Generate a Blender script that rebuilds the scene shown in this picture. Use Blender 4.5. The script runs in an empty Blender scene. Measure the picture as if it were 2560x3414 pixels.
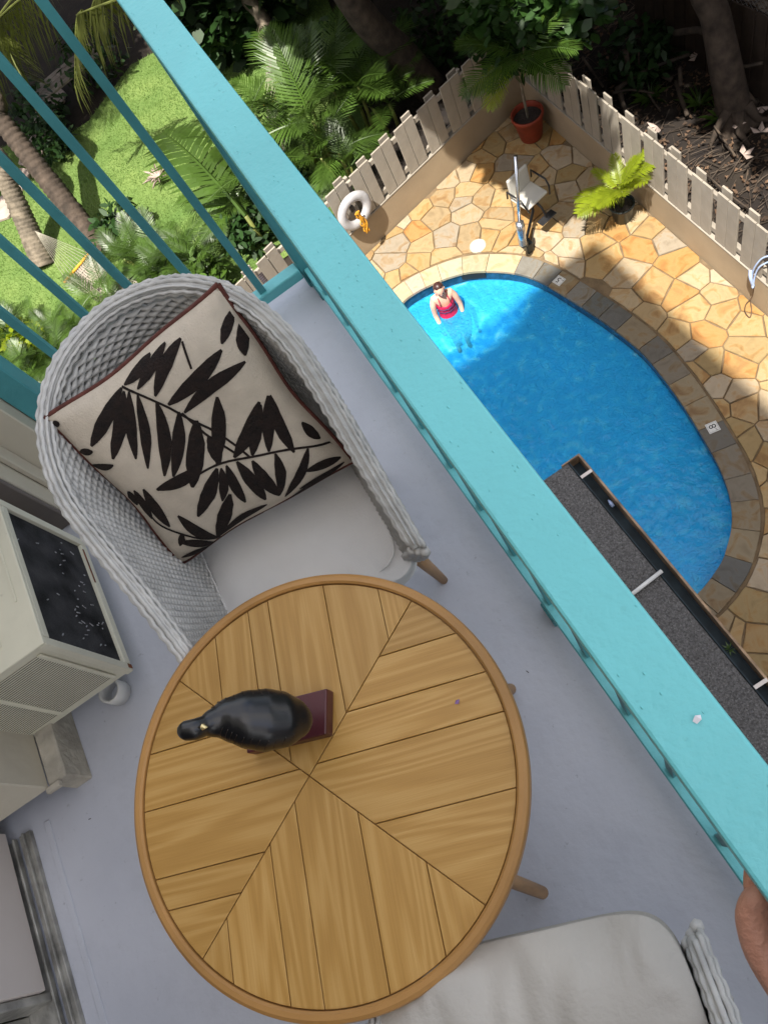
import bpy, bmesh, math, random
from mathutils import Vector, Matrix, Euler
R = math.radians
random.seed(7)
S = bpy.context.scene
C = S.collection

# ---------------------------------------------------------------- camera, sky, sun, exposure
cd = bpy.data.cameras.new("camera"); cam = bpy.data.objects.new("camera", cd); C.objects.link(cam)
cd.sensor_fit = 'VERTICAL'; cd.sensor_height = 36.0; cd.lens = 27.8176
cd.clip_start = 0.02; cd.clip_end = 500
mw = Matrix(((0.819661,0.568477,0.070645),(-0.470848,0.738810,-0.482143),(-0.326280,0.361930,0.873240))).to_4x4(); mw.translation = Vector((0, 0, 2.0)); cam.matrix_world = mw
S.camera = cam
SUN = Vector((0.27, 0.30, -1.0)).normalized()
W_ = bpy.data.worlds.new("World"); S.world = W_; W_.use_nodes = True
nt = W_.node_tree; nt.nodes.clear()
sky = nt.nodes.new('ShaderNodeTexSky'); sky.sky_type = 'NISHITA'; sky.sun_disc = False
sky.sun_elevation = math.asin(-SUN.z); sky.sun_rotation = math.atan2(-SUN.x, -SUN.y)
bg = nt.nodes.new('ShaderNodeBackground'); bg.inputs[1].default_value = 0.15
wo = nt.nodes.new('ShaderNodeOutputWorld')
# unseen broken cloud added to brighten and whiten the sky's fill light
sky.dust_density = 3.0; sky.ozone_density = 1.0
tcw = nt.nodes.new('ShaderNodeTexCoord'); cn = nt.nodes.new('ShaderNodeTexNoise'); cn.inputs['Scale'].default_value = 2.6; cn.inputs['Detail'].default_value = 6
cmr = nt.nodes.new('ShaderNodeMapRange'); cmr.inputs[1].default_value = .36; cmr.inputs[2].default_value = .56; cmr.inputs[4].default_value = .92
cmx = nt.nodes.new('ShaderNodeMix'); cmx.data_type = 'RGBA'; cmx.inputs[7].default_value = (4.8, 4.6, 4.4, 1)
nt.links.new(tcw.outputs['Generated'], cn.inputs['Vector']); nt.links.new(cn.outputs[0], cmr.inputs[0]); nt.links.new(cmr.outputs[0], cmx.inputs[0])
nt.links.new(sky.outputs[0], cmx.inputs[6]); nt.links.new(cmx.outputs[2], bg.inputs[0]); nt.links.new(bg.outputs[0], wo.inputs[0])
sl = bpy.data.lights.new("sun", 'SUN'); sl.energy = 4.4; sl.angle = R(0.7); sl.color = (1.0, 0.95, 0.86)
so = bpy.data.objects.new("sun", sl); C.objects.link(so); so.rotation_euler = SUN.to_track_quat('-Z', 'Y').to_euler()
so.location = (-4, -4, 14)
S.view_settings.view_transform = 'Standard'; S.view_settings.look = 'None'
S.view_settings.exposure = 1.32; S.view_settings.gamma = 1.0
try: S.view_settings.use_curve_mapping = False
except Exception: pass
S.cycles.max_bounces = 10; S.cycles.transparent_max_bounces = 16; S.cycles.diffuse_bounces = 5

# ---------------------------------------------------------------- helpers
def tag(o, label=None, cat=None, group=None, kind=None):
    if label: o['label'] = label
    if cat: o['category'] = cat
    if group: o['group'] = group
    if kind: o['kind'] = kind
    return o
def empty(name, loc=(0, 0, 0), label=None, cat=None, group=None, rz=0):
    o = bpy.data.objects.new(name, None); C.objects.link(o); o.location = loc; o.rotation_euler = (0, 0, rz)
    o.empty_display_size = .1
    return tag(o, label, cat, group)
class MB:
    def __init__(s): s.v = []; s.f = []
    def add(s, vs, fs):
        n = len(s.v); s.v += [tuple(v) for v in vs]; s.f += [tuple(i + n for i in f) for f in fs]; return s
    def box(s, a, b, M=None):
        x0, y0, z0 = a; x1, y1, z1 = b
        vs = [Vector(p) for p in ((x0,y0,z0),(x1,y0,z0),(x1,y1,z0),(x0,y1,z0),(x0,y0,z1),(x1,y0,z1),(x1,y1,z1),(x0,y1,z1))]
        if M: vs = [M @ v for v in vs]
        return s.add(vs, [(0,3,2,1),(4,5,6,7),(0,1,5,4),(1,2,6,5),(2,3,7,6),(3,0,4,7)])
    def prism(s, poly, z0, z1):
        n = len(poly)
        vs = [(p[0], p[1], z0) for p in poly] + [(p[0], p[1], z1) for p in poly]
        return s.add(vs, [tuple(range(n))[::-1], tuple(range(n, 2*n))] + [(i, (i+1) % n, n+(i+1) % n, n+i) for i in range(n)])
    def tube(s, pts, rad, k=8, cap=True, flat=1.0):
        pts = [Vector(p) for p in pts]; n = len(pts)
        if not hasattr(rad, '__len__'): rad = [rad]*n
        up = None; vs = []; fs = []
        for i, p in enumerate(pts):
            t = (pts[min(i+1, n-1)] - pts[max(i-1, 0)]).normalized()
            if up is None:
                up = Vector((0, 0, 1)) if abs(t.z) < .9 else Vector((1, 0, 0))
            a = t.cross(up).normalized(); b = a.cross(t).normalized(); up = b
            for j in range(k):
                th = 2*math.pi*j/k
                vs.append(p + a*math.cos(th)*rad[i] + b*math.sin(th)*rad[i]*flat)
        for i in range(n-1):
            for j in range(k):
                fs.append((i*k+j, i*k+(j+1) % k, (i+1)*k+(j+1) % k, (i+1)*k+j))
        if cap: fs += [tuple(range(k))[::-1], tuple(range((n-1)*k, n*k))]
        return s.add(vs, fs)
    def mesh(s, name, smooth=False):
        m = bpy.data.meshes.new(name); m.from_pydata(s.v, [], s.f); m.validate()
        if smooth: m.polygons.foreach_set('use_smooth', [True]*len(m.polygons))
        m.update(); return m
    def build(s, name, mat, parent=None, smooth=False, bevel=0, seg=2):
        return obj(name, s.mesh(name, smooth), mat, parent, bevel, seg)
def obj(name, me, mat, parent=None, bevel=0, seg=2):
    o = bpy.data.objects.new(name, me); C.objects.link(o)
    if mat and not me.materials: me.materials.append(mat)
    if parent: o.parent = parent
    if bevel:
        b = o.modifiers.new('bevel', 'BEVEL'); b.width = bevel; b.segments = seg; b.limit_method = 'ANGLE'; b.angle_limit = R(40)
    return o
def struct(o): o['kind'] = 'structure'; return o
def catmull(P, n=8, closed=False):
    P = [Vector(p) for p in P]; out = []; N = len(P)
    for i in range(N if closed else N-1):
        p0 = P[(i-1) % N] if closed or i > 0 else P[0]*2 - P[1]
        p1 = P[i]; p2 = P[(i+1) % N]
        p3 = P[(i+2) % N] if closed or i+2 < N else P[-1]*2 - P[-2]
        for k in range(n):
            t = k/n
            out.append(.5*((2*p1) + (p2-p0)*t + (2*p0-5*p1+4*p2-p3)*t*t + (-p0+3*p1-3*p2+p3)*t**3))
    if not closed: out.append(P[-1])
    return out
def clip(poly, n, d):            # keep points with n.p <= d
    out = []
    for i in range(len(poly)):
        a = poly[i]; b = poly[(i+1) % len(poly)]
        da = n[0]*a[0]+n[1]*a[1]-d; db = n[0]*b[0]+n[1]*b[1]-d
        if da <= 0: out.append(a)
        if da*db < 0:
            t = da/(da-db); out.append((a[0]+(b[0]-a[0])*t, a[1]+(b[1]-a[1])*t))
    return out
def inset(poly, g):
    n = len(poly); out = poly
    for i in range(n):
        a = poly[i]; b = poly[(i+1) % n]; dx, dy = b[0]-a[0], b[1]-a[1]; l = math.hypot(dx, dy)
        if l < 1e-6: continue
        nn = (dy/l, -dx/l); out = clip(out, nn, nn[0]*a[0]+nn[1]*a[1]-g)
        if len(out) < 3: return []
    return out
def area(p): return .5*sum(p[i][0]*p[(i+1) % len(p)][1]-p[(i+1) % len(p)][0]*p[i][1] for i in range(len(p)))
def rough(poly, step, amp, rnd):
    out = []
    for i in range(len(poly)):
        a = Vector(poly[i][:2]); b = Vector(poly[(i+1) % len(poly)][:2]); L = (b-a).length
        n = max(1, int(L/step)); out.append((a.x, a.y))
        if L > 1e-6:
            nn = Vector((-(b-a).y, (b-a).x))/L
            for k in range(1, n):
                p = a.lerp(b, k/n) + nn*rnd.uniform(0, amp); out.append((p.x, p.y))
    return out

# ---------------------------------------------------------------- materials
def mat(name, col, rough_=.6, var=.12, scale=6, bump=.0, bscale=40, spec=.4, rand=0, metal=0, trans=0, col2=None, stretch=None, coat=0, detail=5, speck=0):
    m = bpy.data.materials.new(name); m.use_nodes = True; n = m.node_tree; L = n.links; b = n.nodes['Principled BSDF']
    tc = n.nodes.new('ShaderNodeTexCoord'); mp = n.nodes.new('ShaderNodeMapping'); L.new(tc.outputs['Object'], mp.inputs[0])
    if stretch: mp.inputs['Scale'].default_value = stretch
    nz = n.nodes.new('ShaderNodeTexNoise'); nz.inputs['Scale'].default_value = scale; nz.inputs['Detail'].default_value = detail
    L.new(mp.outputs[0], nz.inputs['Vector'])
    mx = n.nodes.new('ShaderNodeMix'); mx.data_type = 'RGBA'
    c2 = col2 or tuple(c*(1-2*var) for c in col); c1 = col if col2 else tuple(min(1, c*(1+var)) for c in col)
    mx.inputs[6].default_value = (*c1, 1); mx.inputs[7].default_value = (*c2, 1)
    cr = n.nodes.new('ShaderNodeMapRange'); cr.inputs[1].default_value = .3; cr.inputs[2].default_value = .7
    L.new(nz.outputs[0], cr.inputs[0]); L.new(cr.outputs[0], mx.inputs[0])
    out = mx.outputs[2]
    if speck:
        n3 = n.nodes.new('ShaderNodeTexNoise'); n3.inputs['Scale'].default_value = 38; n3.inputs['Detail'].default_value = 3; n3.inputs['Roughness'].default_value = .7; L.new(mp.outputs[0], n3.inputs['Vector'])
        r3 = n.nodes.new('ShaderNodeMapRange'); r3.inputs[1].default_value = .66; r3.inputs[2].default_value = .74; r3.inputs[4].default_value = speck; L.new(n3.outputs[0], r3.inputs[0])
        n4 = n.nodes.new('ShaderNodeTexNoise'); n4.inputs['Scale'].default_value = 7; n4.inputs['Detail'].default_value = 8; n4.inputs['Roughness'].default_value = .75; L.new(mp.outputs[0], n4.inputs['Vector'])
        r4 = n.nodes.new('ShaderNodeMapRange'); r4.inputs[1].default_value = .52; r4.inputs[2].default_value = .75; r4.inputs[4].default_value = speck*.35; L.new(n4.outputs[0], r4.inputs[0])
        a5 = n.nodes.new('ShaderNodeMath'); a5.operation = 'ADD'; L.new(r3.outputs[0], a5.inputs[0]); L.new(r4.outputs[0], a5.inputs[1])
        m5 = n.nodes.new('ShaderNodeMix'); m5.data_type = 'RGBA'; m5.inputs[7].default_value = (*[c*.45 for c in col], 1); L.new(a5.outputs[0], m5.inputs[0]); L.new(out, m5.inputs[6]); out = m5.outputs[2]
    if rand:
        oi = n.nodes.new('ShaderNodeObjectInfo'); hs = n.nodes.new('ShaderNodeHueSaturation')
        mr = n.nodes.new('ShaderNodeMapRange'); mr.inputs[3].default_value = 1-rand; mr.inputs[4].default_value = 1+rand
        L.new(oi.outputs['Random'], mr.inputs[0]); L.new(mr.outputs[0], hs.inputs['Value'])
        L.new(out, hs.inputs['Color']); out = hs.outputs[0]
    L.new(out, b.inputs['Base Color']); b.inputs['Roughness'].default_value = rough_
    b.inputs['Specular IOR Level'].default_value = spec; b.inputs['Metallic'].default_value = metal
    if coat: b.inputs['Coat Weight'].default_value = coat; b.inputs['Coat Roughness'].default_value = .15
    if bump:
        n2 = n.nodes.new('ShaderNodeTexNoise'); n2.inputs['Scale'].default_value = bscale; n2.inputs['Detail'].default_value = 4
        L.new(mp.outputs[0], n2.inputs['Vector'])
        bp = n.nodes.new('ShaderNodeBump'); bp.inputs['Strength'].default_value = bump; bp.inputs['Distance'].default_value = .01
        L.new(n2.outputs[0], bp.inputs['Height']); L.new(bp.outputs[0], b.inputs['Normal'])
    if trans:
        tr = n.nodes.new('ShaderNodeBsdfTranslucent'); ms = n.nodes.new('ShaderNodeMixShader'); ms.inputs[0].default_value = trans
        gm = n.nodes.new('ShaderNodeMix'); gm.data_type = 'RGBA'; gm.blend_type = 'MULTIPLY'; gm.inputs[0].default_value = 1
        gm.inputs[7].default_value = (1.5, 1.6, .6, 1); L.new(out, gm.inputs[6]); L.new(gm.outputs[2], tr.inputs[0])
        L.new(b.outputs[0], ms.inputs[1]); L.new(tr.outputs[0], ms.inputs[2]); L.new(ms.outputs[0], n.nodes['Material Output'].inputs[0])
    return m
def ramp(n, pos_cols):
    r = n.nodes.new('ShaderNodeValToRGB'); e = r.color_ramp.elements
    while len(e) > 1: e.remove(e[-1])
    e[0].position = pos_cols[0][0]; e[0].color = (*pos_cols[0][1], 1)
    for p, c in pos_cols[1:]:
        k = e.new(p); k.color = (*c, 1)
    return r
def stone_mat(name, cols, vein=.5, rgh=.75):
    m = bpy.data.materials.new(name); m.use_nodes = True; n = m.node_tree; L = n.links; b = n.nodes['Principled BSDF']
    tc = n.nodes.new('ShaderNodeTexCoord'); oi = n.nodes.new('ShaderNodeObjectInfo')
    r = ramp(n, [(i/len(cols), c) for i, c in enumerate(cols)]); r.color_ramp.interpolation = 'CONSTANT'
    L.new(oi.outputs['Random'], r.inputs[0])
    nz = n.nodes.new('ShaderNodeTexNoise'); nz.inputs['Scale'].default_value = 5; nz.inputs['Detail'].default_value = 6; nz.inputs['Distortion'].default_value = 1.2
    va = n.nodes.new('ShaderNodeVectorMath'); va.operation = 'ADD'
    mu = n.nodes.new('ShaderNodeMath'); mu.operation = 'MULTIPLY'; mu.inputs[1].default_value = 37
    L.new(oi.outputs['Random'], mu.inputs[0]); L.new(tc.outputs['Object'], va.inputs[0]); L.new(mu.outputs[0], va.inputs[1]); L.new(va.outputs[0], nz.inputs['Vector'])
    r2 = ramp(n, [(.30, (.62, .40, .20)), (.42, (.95, .78, .55)), (.5, (1, 1, 1)), (.6, (.92, .9, .86)), (.72, (.7, .66, .62))])
    L.new(nz.outputs[0], r2.inputs[0])
    mx = n.nodes.new('ShaderNodeMix'); mx.data_type = 'RGBA'; mx.blend_type = 'MULTIPLY'; mx.inputs[0].default_value = vein
    L.new(r.outputs[0], mx.inputs[6]); L.new(r2.outputs[0], mx.inputs[7]); L.new(mx.outputs[2], b.inputs['Base Color'])
    n2 = n.nodes.new('ShaderNodeTexNoise'); n2.inputs['Scale'].default_value = 22; n2.inputs['Detail'].default_value = 6; L.new(va.outputs[0], n2.inputs['Vector'])
    bp = n.nodes.new('ShaderNodeBump'); bp.inputs['Strength'].default_value = .5; bp.inputs['Distance'].default_value = .015
    L.new(n2.outputs[0], bp.inputs['Height']); L.new(bp.outputs[0], b.inputs['Normal']); b.inputs['Roughness'].default_value = rgh
    return m

M = {}
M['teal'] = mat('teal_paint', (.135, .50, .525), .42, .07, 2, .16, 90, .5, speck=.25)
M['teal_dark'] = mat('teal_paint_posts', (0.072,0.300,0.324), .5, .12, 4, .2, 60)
M['cream_wall'] = mat('cream_masonry', (0.311,0.240,0.159), .8, .08, 2, .25, 30, speck=.3)
M['picket'] = mat('picket_paint', (0.289,0.255,0.211), .7, .07, 5, .3, 25, rand=.09, speck=.3)
M['mortar'] = mat('deck_mortar', (0.155,0.107,0.059), .9, .2, 8, .5, 60)
M['flag'] = stone_mat('flagstone', [(0.273,0.181,0.077),(0.294,0.210,0.107),(0.287,0.165,0.053),(0.316,0.242,0.144),(0.244,0.178,0.096),(0.287,0.191,0.083),(0.300,0.165,0.055),(0.323,0.261,0.181),(0.244,0.172,0.075),(0.280,0.217,0.138),(0.302,0.204,0.091),(0.237,0.197,0.144),(0.308,0.217,0.102)], .75)
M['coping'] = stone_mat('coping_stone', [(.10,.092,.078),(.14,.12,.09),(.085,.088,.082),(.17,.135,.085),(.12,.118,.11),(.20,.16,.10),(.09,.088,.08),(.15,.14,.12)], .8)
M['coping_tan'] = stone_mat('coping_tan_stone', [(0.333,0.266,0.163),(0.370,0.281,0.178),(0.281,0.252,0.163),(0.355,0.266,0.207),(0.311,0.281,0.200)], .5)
M['pool'] = mat('pool_plaster', (.60, .82, .88), .6, .06, 1.2)
M['pool_tile'] = mat('pool_band_tile', (.012, .05, .11), .2, .3, 14, 0, 40, .6)
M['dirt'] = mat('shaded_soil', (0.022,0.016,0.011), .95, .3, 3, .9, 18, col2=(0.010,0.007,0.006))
M['lawn'] = mat('lawn_soil', (0.139,0.199,0.051), .95, .2, 1.3, .9, 60, col2=(0.074,0.134,0.027))
M['blade'] = mat('grass_blade', (0.192,0.280,0.077), .7, .25, .9, trans=.3, col2=(0.087,0.173,0.034))
M['areca'] = mat('areca_leaf', (0.056,0.107,0.016), .40, .30, 2, trans=.2, rand=.22, spec=.4)
M['areca_bright'] = mat('areca_bright_leaf', (0.222,0.281,0.015), .4, .2, 2, trans=.35, rand=.12)
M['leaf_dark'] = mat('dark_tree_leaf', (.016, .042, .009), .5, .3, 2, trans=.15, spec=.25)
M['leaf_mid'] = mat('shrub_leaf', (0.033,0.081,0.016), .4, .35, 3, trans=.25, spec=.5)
M['coco'] = mat('coconut_leaflet', (0.117,0.133,0.035), .45, .3, 4, trans=.2, rand=.15)
M['stalk'] = mat('palm_stalk', (.17, .19, .05), .5, .2, 5)
M['bark'] = mat('grey_palm_bark', (0.148,0.122,0.089), .9, .3, 8, .9, 30)
M['bark_brown'] = mat('brown_bark', (.062, .045, .033), .9, .3, 7, .9, 25)
M['stick'] = mat('dry_branch', (0.063,0.046,0.033), .9, .35, 4, .5, 30, rand=.25)
M['dryleaf'] = mat('dry_leaf', (.12, .07, .04), .8, .5, 3, rand=.2)
M['darkfence'] = mat('old_fence_board', (0.037,0.024,0.016), .85, .2, 6, .4, 30, rand=.2)
M['floor'] = mat('floor_paint', (.55, .565, .615), .46, .06, 1.6, .25, 30, .4, col2=(.44, .455, .505), speck=.5)
M['beige'] = mat('beige_stucco', (0.564,0.516,0.408), .7, .05, 3, .2, 25)
M['taupe'] = mat('shade_and_roof_taupe', (.17, .145, .13), .75, .08, 4, .1, 25)
M['panel'] = mat('door_panel', (0.600,0.540,0.492), .5, .04, 2)
M['alu'] = mat('weathered_aluminium', (0.384,0.372,0.336), .45, .3, 14, .3, 60, metal=.3)
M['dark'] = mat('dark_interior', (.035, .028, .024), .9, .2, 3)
M['concrete'] = mat('rough_curb_concrete', (0.432,0.396,0.324), .9, .2, 12, .8, 40)
M['ac'] = mat('unit_casing', (0.650,0.624,0.494), .45, .06, 4, .08, 30, speck=.3)
M['coil'] = mat('condenser_fins', (.075, .075, .078), .75, .4, 10, .3, 90)
M['fin_bent'] = mat('bent_fin_glint', (.38, .38, .39), .6, .3, 40)
M['rust'] = mat('rust', (.22, .075, .03), .9, .4, 30, .5, 80)
M['pvc'] = mat('white_pvc', (.62, .62, .60), .35, .05, 5)
M['wicker'] = mat('grey_wicker', (.57, .565, .54), .5, .10, 26, spec=.4, col2=(.42, .42, .405), speck=.2)
M['cushion'] = mat('grey_white_cushion', (0.720,0.714,0.696), .8, .04, 5, .12, 120)
M['cushion2'] = mat('warm_grey_cushion', (.50, .475, .43), .85, .06, 4, .2, 120, speck=.1)
M['legwood'] = mat('leg_wood', (.47, .265, .115), .45, .15, 5, .1, 40, stretch=(8, 8, 1))
M['base_wood'] = mat('maroon_base', (.075, .013, .018), .35, .2, 5, spec=.5)
M['bird'] = mat('black_lacquer', (.008, .008, .009), .28, .2, 5, spec=.6)
M['bird_brown'] = mat('dark_brown_lacquer', (.02, .012, .008), .3, .2, 5, spec=.5)
M['gold'] = mat('pale_gold', (.75, .62, .32), .25, .05, 5, metal=.7)
M['skin'] = mat('skin', (.50, .25, .17), .48, .14, 22, .35, 130, spec=.4)
M['skin2'] = mat('light_skin', (.62, .36, .26), .5, .06, 12, spec=.35)
M['suit'] = mat('crimson_swimsuit', (.50, .006, .055), .5, .1, 20)
M['suit_dark'] = mat('navy_ruffle', (.05, .01, .06), .6, .2, 20)
M['hair'] = mat('dark_hair', (.05, .02, .018), .4, .3, 30)
M['shirt'] = mat('pale_blue_cotton', (.42, .50, .68), .85, .05, 20, .2, 90)
M['terracotta'] = mat('terracotta', (0.211,0.030,0.012), .55, .15, 6, .15, 30)
M['black_plastic'] = mat('black_plastic', (.02, .028, .03), .35, .2, 10)
M['soil'] = mat('potting_soil', (.03, .022, .018), .95, .3, 30, .9, 60)
M['chrome'] = mat('brushed_steel', (.62, .64, .68), .22, .05, 10, metal=.95)
M['seatwhite'] = mat('white_plastic_seat', (0.484,0.468,0.421), .4, .04, 5)
M['blackmetal'] = mat('black_metal', (.02, .02, .022), .4, .2, 10)
M['rubberring'] = mat('white_ring', (.42, .41, .42), .5, .08, 12)
M['rope'] = mat('yellow_rope', (.60, .28, .02), .7, .2, 40)
M['whiterope'] = mat('white_rope', (0.296,0.273,0.218), .8, .1, 40)
M['paper'] = mat('notice_board', (.66, .64, .68), .6, .03, 5)
M['ink'] = mat('ink', (.28, .16, .34), .7, .05, 5)
M['black'] = mat('black_print', (.01, .01, .01), .6, .05, 5)
M['markerwhite'] = mat('white_tile', (.60, .60, .57), .4, .05, 20)
M['bark_mat'] = M['bark']
M['blue_hose'] = mat('pale_blue_hose', (.33, .42, .62), .4, .1, 10)
M['gravel'] = mat('roof_gravel', (0.133,0.129,0.125), .95, .5, 75, 1.0, 90, col2=(0.043,0.041,0.039), detail=2)
M['gutter'] = mat('gutter_brown', (.30, .20, .12), .6, .3, 9, .3, 30)
M['gutter_in'] = mat('gutter_inside', (.012, .022, .028), .8, .3, 9)
M['glove'] = mat('bleached_plank', (.32, .26, .22), .8, .2, 5, .3, 30)
M['pinkstone'] = mat('pink_paver', (0.374,0.296,0.257), .85, .15, 6, .4, 30)
M['benchwood'] = mat('grey_bench_wood', (0.203,0.172,0.144), .8, .2, 6, .3, 30, rand=.1)
M['wire'] = mat('galvanised_wire', (.42, .42, .42), .4, .1, 10, metal=.6)
M['pillow_cloth'] = mat('beige_linen', (.53, .465, .375), .9, .05, 30, .3, 260, speck=.15)
M['embroidery'] = mat('black_brown_embroidery', (.012, .006, .004), .9, .3, 60, .5, 200)
M['piping'] = mat('brown_piping', (.10, .028, .02), .8, .2, 40, .3, 100)

# table top wood, grain stretched along each plank's own x axis
def wood_mat():
    m = bpy.data.materials.new('oak_plank'); m.use_nodes = True; n = m.node_tree; L = n.links; b = n.nodes['Principled BSDF']
    tc = n.nodes.new('ShaderNodeTexCoord'); oi = n.nodes.new('ShaderNodeObjectInfo'); va = n.nodes.new('ShaderNodeVectorMath'); va.operation = 'ADD'
    mu = n.nodes.new('ShaderNodeMath'); mu.operation = 'MULTIPLY'; mu.inputs[1].default_value = 11; L.new(oi.outputs['Random'], mu.inputs[0])
    L.new(tc.outputs['Object'], va.inputs[0]); L.new(mu.outputs[0], va.inputs[1])
    mp = n.nodes.new('ShaderNodeMapping'); mp.inputs['Scale'].default_value = (.7, 9, 3); L.new(va.outputs[0], mp.inputs[0])
    nz = n.nodes.new('ShaderNodeTexNoise'); nz.inputs['Scale'].default_value = 1.1; nz.inputs['Detail'].default_value = 2; L.new(mp.outputs[0], nz.inputs['Vector'])
    ml = n.nodes.new('ShaderNodeMath'); ml.operation = 'MULTIPLY'; ml.inputs[1].default_value = 88; L.new(nz.outputs[0], ml.inputs[0])
    sn = n.nodes.new('ShaderNodeMath'); sn.operation = 'SINE'; L.new(ml.outputs[0], sn.inputs[0])
    r = ramp(n, [(0, (.36, .188, .040)), (.45, (.45, .25, .062)), (.8, (.52, .31, .095)), (1, (.64, .43, .18))])
    mr = n.nodes.new('ShaderNodeMapRange'); mr.inputs[1].default_value = -1; L.new(sn.outputs[0], mr.inputs[0])
    mp2 = n.nodes.new('ShaderNodeMapping'); mp2.inputs['Scale'].default_value = (4, 160, 10); L.new(va.outputs[0], mp2.inputs[0])
    n2 = n.nodes.new('ShaderNodeTexNoise'); n2.inputs['Scale'].default_value = 2; n2.inputs['Detail'].default_value = 3; L.new(mp2.outputs[0], n2.inputs['Vector'])
    ad = n.nodes.new('ShaderNodeMix'); ad.data_type = 'FLOAT'; ad.inputs[0].default_value = .58; L.new(mr.outputs[0], ad.inputs[2]); L.new(n2.outputs[0], ad.inputs[3])
    L.new(ad.outputs[0], r.inputs[0])
    hs = n.nodes.new('ShaderNodeHueSaturation'); mv = n.nodes.new('ShaderNodeMapRange'); mv.inputs[3].default_value = .9; mv.inputs[4].default_value = 1.08
    L.new(oi.outputs['Random'], mv.inputs[0]); L.new(mv.outputs[0], hs.inputs['Value']); L.new(r.outputs[0], hs.inputs['Color'])
    L.new(hs.outputs[0], b.inputs['Base Color']); b.inputs['Roughness'].default_value = .42
    bp = n.nodes.new('ShaderNodeBump'); bp.inputs['Strength'].default_value = .15; bp.inputs['Distance'].default_value = .003
    L.new(n2.outputs[0], bp.inputs['Height']); L.new(bp.outputs[0], b.inputs['Normal'])
    return m
M['oak'] = wood_mat()
M['oak_rim'] = mat('oak_rim', (0.432,0.228,0.072), .4, .12, 5, .1, 60, stretch=(0.800,0.800,0.800))
# water: clear tinted surface with ripples over a pale basin
def water_mat():
    m = bpy.data.materials.new('pool_water'); m.use_nodes = True; n = m.node_tree; L = n.links; n.nodes.remove(n.nodes['Principled BSDF'])
    tc = n.nodes.new('ShaderNodeTexCoord')
    nz = n.nodes.new('ShaderNodeTexNoise'); nz.inputs['Scale'].default_value = 3.5; nz.inputs['Detail'].default_value = 3; L.new(tc.outputs['Object'], nz.inputs['Vector'])
    vm = n.nodes.new('ShaderNodeMix'); vm.data_type = 'VECTOR'; vm.inputs[0].default_value = .12; L.new(tc.outputs['Object'], vm.inputs[4]); L.new(nz.outputs['Color'], vm.inputs[5])
    vo = n.nodes.new('ShaderNodeTexVoronoi'); vo.feature = 'SMOOTH_F1'; vo.inputs['Scale'].default_value = 13; L.new(vm.outputs[1], vo.inputs['Vector'])
    r = ramp(n, [(0, (.08, .50, .86)), (.42, (.12, .57, .91)), (.58, (.30, .78, .97)), (.74, (.92, 1, 1))]); L.new(vo.outputs['Distance'], r.inputs[0])  # cell pattern paints caustic light into the water's tint
    tr = n.nodes.new('ShaderNodeBsdfTransparent'); L.new(r.outputs[0], tr.inputs[0])
    gl = n.nodes.new('ShaderNodeBsdfGlossy'); gl.inputs['Roughness'].default_value = .06
    n2 = n.nodes.new('ShaderNodeTexNoise'); n2.inputs['Scale'].default_value = 7; n2.inputs['Detail'].default_value = 3; L.new(tc.outputs['Object'], n2.inputs['Vector'])
    bp = n.nodes.new('ShaderNodeBump'); bp.inputs['Strength'].default_value = .5; bp.inputs['Distance'].default_value = .05; L.new(n2.outputs[0], bp.inputs['Height'])
    L.new(bp.outputs[0], gl.inputs['Normal'])
    fr = n.nodes.new('ShaderNodeFresnel'); fr.inputs[0].default_value = 1.33; L.new(bp.outputs[0], fr.inputs['Normal'])
    df = n.nodes.new('ShaderNodeBsdfDiffuse'); df.inputs[0].default_value = (.035, .38, .68, 1); m0 = n.nodes.new('ShaderNodeMixShader'); m0.inputs[0].default_value = .48; L.new(tr.outputs[0], m0.inputs[1]); L.new(df.outputs[0], m0.inputs[2]); n6 = n.nodes.new('ShaderNodeTexNoise'); n6.inputs['Scale'].default_value = 15; n6.inputs['Detail'].default_value = 2; n6.inputs['Distortion'].default_value = 1.5; L.new(tc.outputs['Object'], n6.inputs['Vector'])
    b6 = n.nodes.new('ShaderNodeBump'); b6.inputs['Strength'].default_value = 1; b6.inputs['Distance'].default_value = .035; L.new(n6.outputs[0], b6.inputs['Height']); L.new(b6.outputs[0], df.inputs['Normal'])
    ms = n.nodes.new('ShaderNodeMixShader'); L.new(fr.outputs[0], ms.inputs[0]); L.new(m0.outputs[0], ms.inputs[1]); L.new(gl.outputs[0], ms.inputs[2])
    L.new(ms.outputs[0], n.nodes['Material Output'].inputs[0])
    return m
M['water'] = water_mat()

# ================================================================ SETTING
DZ = -6.2
pool_pts = [(1.251,6.996),(1.483,6.950),(1.759,6.855),(2.02,6.70),(2.341,6.365),(2.533,6.00),(2.661,5.48),(2.764,4.95),(2.830,4.38),(2.800,3.87),(2.733,3.40),(2.655,3.03),(2.573,2.69),(2.457,2.39),(2.297,2.142),(2.10,1.96),(1.874,1.817),(1.45,1.70),(1.0,1.78),(.5,2.2),(.2,3.0),(.1,4.0),(.15,5.2),(.4,6.3),(.75,6.82),(1.02,6.98)]
pool = [(p.x, p.y) for p in catmull([(x, y, 0) for x, y in pool_pts], 6, True)]
if area(pool) < 0: pool = pool[::-1]
NP = len(pool)
def pnorm(i):
    a = Vector(pool[(i-1) % NP]); b = Vector(pool[(i+1) % NP]); t = (b-a).normalized(); return Vector((t.y, -t.x))
def offs(d): return [tuple(Vector(pool[i]) + pnorm(i)*d) for i in range(NP)]
outer = offs(.245); mouter = offs(.268)

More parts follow.
